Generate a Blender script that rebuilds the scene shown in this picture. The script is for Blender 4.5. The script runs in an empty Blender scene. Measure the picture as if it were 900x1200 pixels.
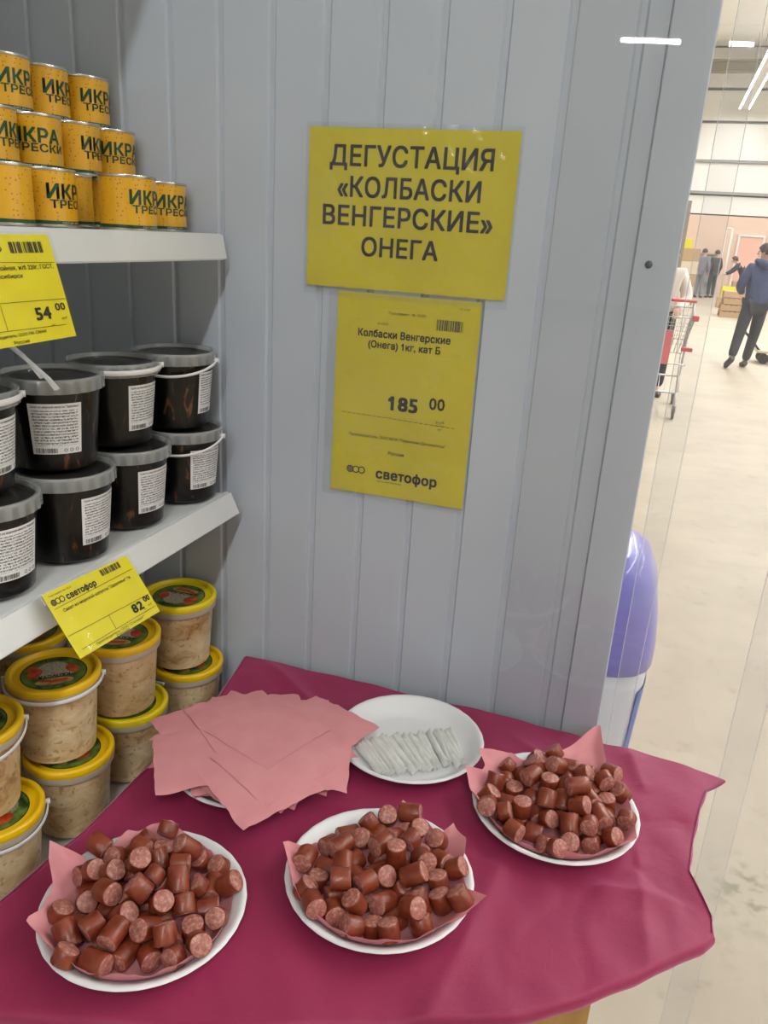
import bpy, math, random
from mathutils import Vector, Matrix, Quaternion
from mathutils.geometry import delaunay_2d_cdt
from math import sin, cos, pi, radians, hypot

sc = bpy.context.scene
COL = sc.collection

# ------------------------------------------------------------------ camera
F_PX = 932.7
YAW, PITCH, ROLL = -0.3073, 0.3376, 0.0626
CAM_Z = 1.5
_cy, _sy, _cp, _sp = cos(YAW), sin(YAW), cos(PITCH), sin(PITCH)
_F = Vector((_sy*_cp, _cy*_cp, -_sp)); _R = Vector((_cy, -_sy, 0)); _U = _R.cross(_F)
_right = _R*cos(ROLL) + _U*sin(ROLL); _up = -_R*sin(ROLL) + _U*cos(ROLL)
cam_d = bpy.data.cameras.new('camera'); cam = bpy.data.objects.new('camera', cam_d); COL.objects.link(cam)
cam_d.sensor_fit = 'VERTICAL'; cam_d.sensor_height = 36; cam_d.lens = F_PX/1200*36
cam_d.clip_start = .02; cam_d.clip_end = 200
_m = Matrix((_right, _up, -_F)).transposed().to_4x4(); _m.translation = (0, 0, CAM_Z)
cam.matrix_world = _m
sc.camera = cam

# ------------------------------------------------------------------ world, exposure, lights
sc.view_settings.view_transform = 'Standard'; sc.view_settings.look = 'None'
sc.view_settings.gamma = 1; sc.view_settings.use_curve_mapping = False
sc.view_settings.exposure = 0
world = bpy.data.worlds.new('world'); sc.world = world; world.use_nodes = True
bg = world.node_tree.nodes['Background']
bg.inputs[0].default_value = (.80, .90, 1.0, 1); bg.inputs[1].default_value = .5

def area_light(name, loc, sx, sy, power, color=(.97, .985, 1), rot=(0, 0, 0)):
    l = bpy.data.lights.new(name, 'AREA'); l.shape = 'RECTANGLE'; l.size = sx; l.size_y = sy
    l.energy = power; l.color = color
    o = bpy.data.objects.new(name, l); o.location = loc; o.rotation_euler = rot; COL.objects.link(o)
    return o
LAMP_ROWS = [(1.75, 6.4, 12, 34), (1.5, 6.4, -15, -2), (6.0, 6.4, -2, 34), (11.0, 6.4, -2, 34), (-4, 6.4, 6, 34), (3.6, 6.4, 3, 20)]  # the last, short row is added to brighten the cloth towards the hall
for i, (lx, lz, y0, y1) in enumerate(LAMP_ROWS):
    area_light('ceiling_tube_light', (lx, (y0+y1)/2, lz-.03), .22, y1-y0, (26,36,28,20,20,34)[i]*(y1-y0))

# ------------------------------------------------------------------ material helpers
def lin(c):
    c = c/255
    return c/12.92 if c <= .04045 else ((c+.055)/1.055)**2.4
def rgb(r, g, b): return (lin(r), lin(g), lin(b), 1)

def new_mat(name):
    m = bpy.data.materials.new(name); m.use_nodes = True
    nt = m.node_tree
    return m, nt, nt.nodes['Principled BSDF'], nt.nodes['Material Output']
def N(nt, kind, **kw):
    n = nt.nodes.new(kind)
    for k, v in kw.items():
        if k in n.inputs: n.inputs[k].default_value = v
        else: setattr(n, k, v)
    return n
def mat(name, c, rough=.5, metal=0, spec=.5, c2=None, scale=20, bump=0, bscale=80, detail=3, mix=(.35, .65), coat=0, emit=None, trans=0, sss=0, stretch=None, bdist=.001):
    m, nt, b, out = new_mat(name); L = nt.links.new
    b.inputs['Base Color'].default_value = rgb(*c)
    b.inputs['Roughness'].default_value = rough; b.inputs['Metallic'].default_value = metal
    b.inputs['Specular IOR Level'].default_value = spec
    b.inputs['Coat Weight'].default_value = coat
    b.inputs['Transmission Weight'].default_value = trans
    if sss:
        b.inputs['Subsurface Weight'].default_value = sss; b.inputs['Subsurface Scale'].default_value = .004
    if emit:
        b.inputs['Emission Color'].default_value = rgb(*c); b.inputs['Emission Strength'].default_value = emit
    tc = N(nt, 'ShaderNodeTexCoord')
    vec = tc.outputs['Object']
    if stretch:
        mp = N(nt, 'ShaderNodeMapping'); mp.inputs['Scale'].default_value = stretch; L(vec, mp.inputs[0]); vec = mp.outputs[0]
    if c2:
        n = N(nt, 'ShaderNodeTexNoise', Scale=scale, Detail=detail); L(vec, n.inputs['Vector'])
        r = N(nt, 'ShaderNodeValToRGB'); r.color_ramp.elements[0].position = mix[0]; r.color_ramp.elements[1].position = mix[1]
        r.color_ramp.elements[0].color = rgb(*c); r.color_ramp.elements[1].color = rgb(*c2)
        L(n.outputs['Fac'], r.inputs[0]); L(r.outputs[0], b.inputs['Base Color'])
    if bump:
        n2 = N(nt, 'ShaderNodeTexNoise', Scale=bscale, Detail=4); L(vec, n2.inputs['Vector'])
        bp = N(nt, 'ShaderNodeBump', Strength=bump, Distance=bdist); L(n2.outputs['Fac'], bp.inputs['Height']); L(bp.outputs[0], b.inputs['Normal'])
    return m

def film_mat(name, tint, fres=1.45, rough=.03, haze=0., bump=.0, bscale=6):
    # clear plastic: transparent body, Fresnel gloss, a little milky scatter
    m, nt, b, out = new_mat(name); L = nt.links.new
    nt.nodes.remove(b)
    t = N(nt, 'ShaderNodeBsdfTransparent'); t.inputs[0].default_value = tint
    g = N(nt, 'ShaderNodeBsdfGlossy'); g.inputs['Roughness'].default_value = rough
    lw = N(nt, 'ShaderNodeLayerWeight', Blend=.5)
    pw = N(nt, 'ShaderNodeMath', operation='POWER'); pw.inputs[1].default_value = 5; L(lw.outputs['Facing'], pw.inputs[0])
    f0 = ((fres-1)/(fres+1))**2*1.8
    fr = N(nt, 'ShaderNodeMath', operation='MULTIPLY_ADD'); fr.inputs[1].default_value = 1-f0; fr.inputs[2].default_value = f0; L(pw.outputs[0], fr.inputs[0])
    d = N(nt, 'ShaderNodeBsdfDiffuse'); d.inputs[0].default_value = (.9, .92, .95, 1)
    tl = N(nt, 'ShaderNodeBsdfTranslucent'); tl.inputs[0].default_value = (.9, .92, .95, 1)
    ad = N(nt, 'ShaderNodeMixShader'); ad.inputs[0].default_value = .5; L(d.outputs[0], ad.inputs[1]); L(tl.outputs[0], ad.inputs[2])
    m1 = N(nt, 'ShaderNodeMixShader'); m1.inputs[0].default_value = haze; L(t.outputs[0], m1.inputs[1]); L(ad.outputs[0], m1.inputs[2])
    m2 = N(nt, 'ShaderNodeMixShader'); L(fr.outputs[0], m2.inputs[0]); L(m1.outputs[0], m2.inputs[1]); L(g.outputs[0], m2.inputs[2])
    if bump:
        tc = N(nt, 'ShaderNodeTexCoord'); n2 = N(nt, 'ShaderNodeTexNoise', Scale=bscale, Detail=2); L(tc.outputs['Object'], n2.inputs['Vector'])
        bp = N(nt, 'ShaderNodeBump', Strength=bump, Distance=.01); L(n2.outputs['Fac'], bp.inputs['Height'])
        L(bp.outputs[0], g.inputs['Normal'])
    L(m2.outputs[0], out.inputs['Surface'])
    return m

# ------------------------------------------------------------------ mesh helpers
def mesh(name, vs, fs, mats, smooth=False, midx=None):
    me = bpy.data.meshes.new(name); me.from_pydata([tuple(v) for v in vs], [], fs)
    for m in (mats if isinstance(mats, (list, tuple)) else [mats]): me.materials.append(m)
    if midx: me.polygons.foreach_set('material_index', midx)
    if smooth: me.polygons.foreach_set('use_smooth', [True]*len(me.polygons))
    me.update()
    return me
def obj(name, me, parent=None, loc=(0, 0, 0), rot=(0, 0, 0)):
    o = bpy.data.objects.new(name, me); COL.objects.link(o)
    if parent: o.parent = parent
    o.location = loc; o.rotation_euler = rot
    return o
def thing(name, label, cat, group=None, loc=(0, 0, 0), rot=(0, 0, 0), me=None):
    o = obj(name, me, None, loc, rot); o['label'] = label; o['category'] = cat
    if group: o['group'] = group
    return o
def struct(name, me=None, loc=(0, 0, 0), label=None):
    o = obj(name, me, None, loc); o['kind'] = 'structure'
    if label: o['label'] = label
    return o
class MB:
    def __init__(s): s.v = []; s.f = []; s.mi = []
    def add(s, vs, fs, mi=0):
        k = len(s.v); s.v += [tuple(v) for v in vs]; s.f += [tuple(i+k for i in f) for f in fs]; s.mi += [mi]*len(fs)
    def box(s, a, b, mi=0, M=None):
        (x0, y0, z0), (x1, y1, z1) = a, b
        vs = [Vector(p) for p in ((x0,y0,z0),(x1,y0,z0),(x1,y1,z0),(x0,y1,z0),(x0,y0,z1),(x1,y0,z1),(x1,y1,z1),(x0,y1,z1))]
        if M: vs = [M @ v for v in vs]
        s.add(vs, [(0,3,2,1),(4,5,6,7),(0,1,5,4),(1,2,6,5),(2,3,7,6),(3,0,4,7)], mi)
    def tube(s, pts, r, n=8, mi=0, cap=True, ry=None):
        pts = [Vector(p) for p in pts]; rings = []
        up0 = None
        for i, p in enumerate(pts):
            d = (pts[min(i+1, len(pts)-1)] - pts[max(i-1, 0)]).normalized()
            if up0 is None: up0 = Vector((0, 0, 1)) if abs(d.z) < .9 else Vector((1, 0, 0))
            a = d.cross(up0).normalized(); b = a.cross(d).normalized()
            up0 = b
            rr = r[i] if isinstance(r, (list, tuple)) else r
            rings.append([p + a*rr*cos(2*pi*k/n) + b*(ry or rr)*sin(2*pi*k/n) for k in range(n)])
        vs = [v for R in rings for v in R]; fs = []
        for i in range(len(rings)-1):
            for k in range(n): fs.append((i*n+k, i*n+(k+1) % n, (i+1)*n+(k+1) % n, (i+1)*n+k))
        if cap: fs += [tuple(range(n))[::-1], tuple((len(rings)-1)*n+k for k in range(n))]
        s.add(vs, fs, mi)
    def lathe(s, prof, n=48, mi=0, cx=0, cy=0, rib=None):
        # prof: list of (r, z); r==0 gives a pole
        vs = []; idx = []
        for j, (r, z) in enumerate(prof):
            if r < 1e-6: idx.append([len(vs)]); vs.append((cx, cy, z))
            else:
                row = []
                for i in range(n):
                    a = 2*pi*i/n; rr = r + (rib[1] if rib and j in rib[0] and i % 4 < 2 else 0)
                    row.append(len(vs)); vs.append((cx+rr*cos(a), cy+rr*sin(a), z))
                idx.append(row)
        fs = []
        for j in range(len(prof)-1):
            A, B = idx[j], idx[j+1]
            for i in range(n):
                k = (i+1) % n
                if len(A) == 1 and len(B) == 1: continue
                if len(A) == 1: fs.append((A[0], B[k], B[i]))
                elif len(B) == 1: fs.append((A[i], A[k], B[0]))
                else: fs.append((A[i], A[k], B[k], B[i]))
        s.add(vs, fs, mi)
    def mesh(s, name, mats, smooth=False):
        return mesh(name, s.v, s.f, mats, smooth, s.mi)
def auto_smooth(me, ang=35):
    import bmesh
    me.polygons.foreach_set('use_smooth', [True]*len(me.polygons))
    bm = bmesh.new(); bm.from_mesh(me); a = radians(ang)
    for e in bm.edges:
        if len(e.link_faces) == 2 and e.calc_face_angle(0) > a: e.smooth = False
    bm.to_mesh(me); bm.free()
    return me
def box_mesh(name, a, b, m):
    q = MB(); q.box(a, b); return q.mesh(name, m)
def bevel(o, w, seg=2):
    md = o.modifiers.new('bevel', 'BEVEL'); md.width = w; md.segments = seg; md.limit_method = 'ANGLE'
    return o
def solidify(o, t, off=0):
    md = o.modifiers.new('solid', 'SOLIDIFY'); md.thickness = t; md.offset = off
    if not o.modifiers.get('wn'): o.modifiers.new('wn', 'WEIGHTED_NORMAL').weight = 90
    return o

# ------------------------------------------------------------------ lettering helpers
_tcache = {}
def text_shape(body, bold):
    # outlines of the built-in font, filled by non-zero winding so that overlapping contours stay solid
    bold = {1: .018, 2: .036}.get(bold, bold)
    k = (body, bold)
    if k in _tcache: return _tcache[k]
    cu = bpy.data.curves.new('lettering', 'FONT'); cu.body = body; cu.size = 1; cu.resolution_u = 2
    cu.fill_mode = 'NONE'
    cu.space_character = 1.0 + min(.07, bold*1.5)
    to = bpy.data.objects.new('lettering', cu); COL.objects.link(to)
    dg = bpy.context.evaluated_depsgraph_get(); me = bpy.data.meshes.new_from_object(to.evaluated_get(dg))
    co = [v.co.to_2d() for v in me.vertices]; nxt = {}
    for e in me.edges: nxt.setdefault(e.vertices[0], []).append(e.vertices[1])
    bpy.data.objects.remove(to); bpy.data.curves.remove(cu); bpy.data.meshes.remove(me)
    loops = []; used = set()
    adj = {}
    for i, js in nxt.items():
        for j in js: adj.setdefault(i, []).append(j); adj.setdefault(j, []).append(i)
    for s in sorted(adj):
        if s in used: continue
        loop = [s]; used.add(s); cur = s
        while True:
            n_ = [j for j in adj[cur] if j not in used]
            if not n_: break
            cur = s+1 if (cur == s and s+1 in n_) else n_[0]
            used.add(cur); loop.append(cur)
        pts = []
        for i in loop:
            if not pts or (co[i]-pts[-1]).length > 1e-4: pts.append(co[i])
        if len(pts) > 2 and (pts[0]-pts[-1]).length < 1e-4: pts.pop()
        if len(pts) > 2: loops.append(pts)
    if '1' in body:   # the built-in font's figure one is a bare bar: give it its flag
        for l in list(loops):
            if len(l) == 4 and abs(max(p.x for p in l)-min(p.x for p in l)-.10) < .03 and abs(max(p.y for p in l)-.68) < .03 and abs(min(p.y for p in l)) < .03:
                x_ = min(p.x for p in l); y_ = max(p.y for p in l)
                loops.append([Vector((x_+.03, y_)), Vector((x_-.13, y_-.16)), Vector((x_-.13, y_-.26)), Vector((x_+.03, y_-.13))])
    loops.sort(key=lambda l: min(p.x for p in l))
    groups = []
    for l in loops:
        x0 = min(p.x for p in l); x1 = max(p.x for p in l)
        if groups and x0 < groups[-1][1]: groups[-1][0].append(l); groups[-1][1] = max(groups[-1][1], x1)
        else: groups.append([[l], x1])
    vs = []; fs = []
    for ls, _ in groups:
        V = []; E = []
        for l in ls:
            k0 = len(V); V += l; E += [(k0+i, k0+(i+1) % len(l)) for i in range(len(l))]
        r = delaunay_2d_cdt(V, E, [], 0, 1e-5)
        k0 = len(vs); vs += [tuple(p) for p in r[0]]
        for f in r[2]:
            c = sum((r[0][i] for i in f), Vector((0, 0)))/len(f); w = 0
            for l in ls:
                for i in range(len(l)):
                    p, q_ = l[i-1], l[i]
                    if (p.y <= c.y) != (q_.y <= c.y):
                        if p.x+(c.y-p.y)/(q_.y-p.y)*(q_.x-p.x) > c.x: w += 1 if q_.y > p.y else -1
            if w: fs.append(tuple(k0+i for i in f))
    if bold:      # heavier strokes: the same filled outline laid down again a hair to each side
        bv, bf = vs, fs; vs = []; fs = []
        for dx, dy in ((bold, bold*.8), (-bold, bold*.8), (bold, -bold*.8), (-bold, -bold*.8)):
            n_ = len(vs); vs += [(v[0]+dx, v[1]+dy) for v in bv]; fs += [tuple(i+n_ for i in f) for f in bf]
    x0 = min(v[0] for v in vs); x1 = max(v[0] for v in vs)
    # vertical box from the capital height so that tails and quotes do not squash it
    vs = [((v[0]-x0)/(x1-x0)-.5, v[1]/.73-.5) for v in vs]
    _tcache[k] = (vs, fs)
    return _tcache[k]
def put_text(mb, body, cx, cy, w, h, bold=0, fn=None, mi=0, rot=0):
    vs, fs = text_shape(body, bold)
    c, s_ = cos(rot), sin(rot)
    pts = [(cx + (x*w)*c - (y*h)*s_, cy + (x*w)*s_ + (y*h)*c) for x, y in vs]
    mb.add([fn(*p) for p in pts], fs, mi)
def put_rect(mb, x0, y0, x1, y1, fn, mi=0):
    mb.add([fn(x0, y0), fn(x1, y0), fn(x1, y1), fn(x0, y1)], [(0, 1, 2, 3)], mi)
def put_line(mb, a, b, t, fn, mi=0, dash=0):
    dx, dy = b[0]-a[0], b[1]-a[1]; L = hypot(dx, dy); nx, ny = -dy/L*t/2, dx/L*t/2
    segs = [(0, 1)] if not dash else [(i/dash, (i+.6)/dash) for i in range(dash)]
    for s0, s1 in segs:
        p = (a[0]+dx*s0, a[1]+dy*s0); q = (a[0]+dx*s1, a[1]+dy*s1)
        mb.add([fn(p[0]-nx, p[1]-ny), fn(q[0]-nx, q[1]-ny), fn(q[0]+nx, q[1]+ny), fn(p[0]+nx, p[1]+ny)], [(0, 1, 2, 3)], mi)
def put_bars(mb, cx, cy, w, h, fn, seed=1, mi=0):
    r = random.Random(seed); x = cx-w/2
    while x < cx+w/2:
        t = r.choice([1, 1, 2, 3])*w/95*1.3
        put_rect(mb, x, cy-h/2, min(x+t, cx+w/2), cy+h/2, fn, mi); x += t + r.choice([1, 1, 2, 3])*w/95*1.2
def put_ring(mb, cx, cy, r0, r1, fn, n=24, mi=0):
    vs = []; fs = []
    for i in range(n):
        a = 2*pi*i/n; vs += [fn(cx+r0*cos(a), cy+r0*sin(a)), fn(cx+r1*cos(a), cy+r1*sin(a))]
        j = (i+1) % n; fs.append((2*i, 2*i+1, 2*j+1, 2*j))
    mb.add(vs, fs, mi)

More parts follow.
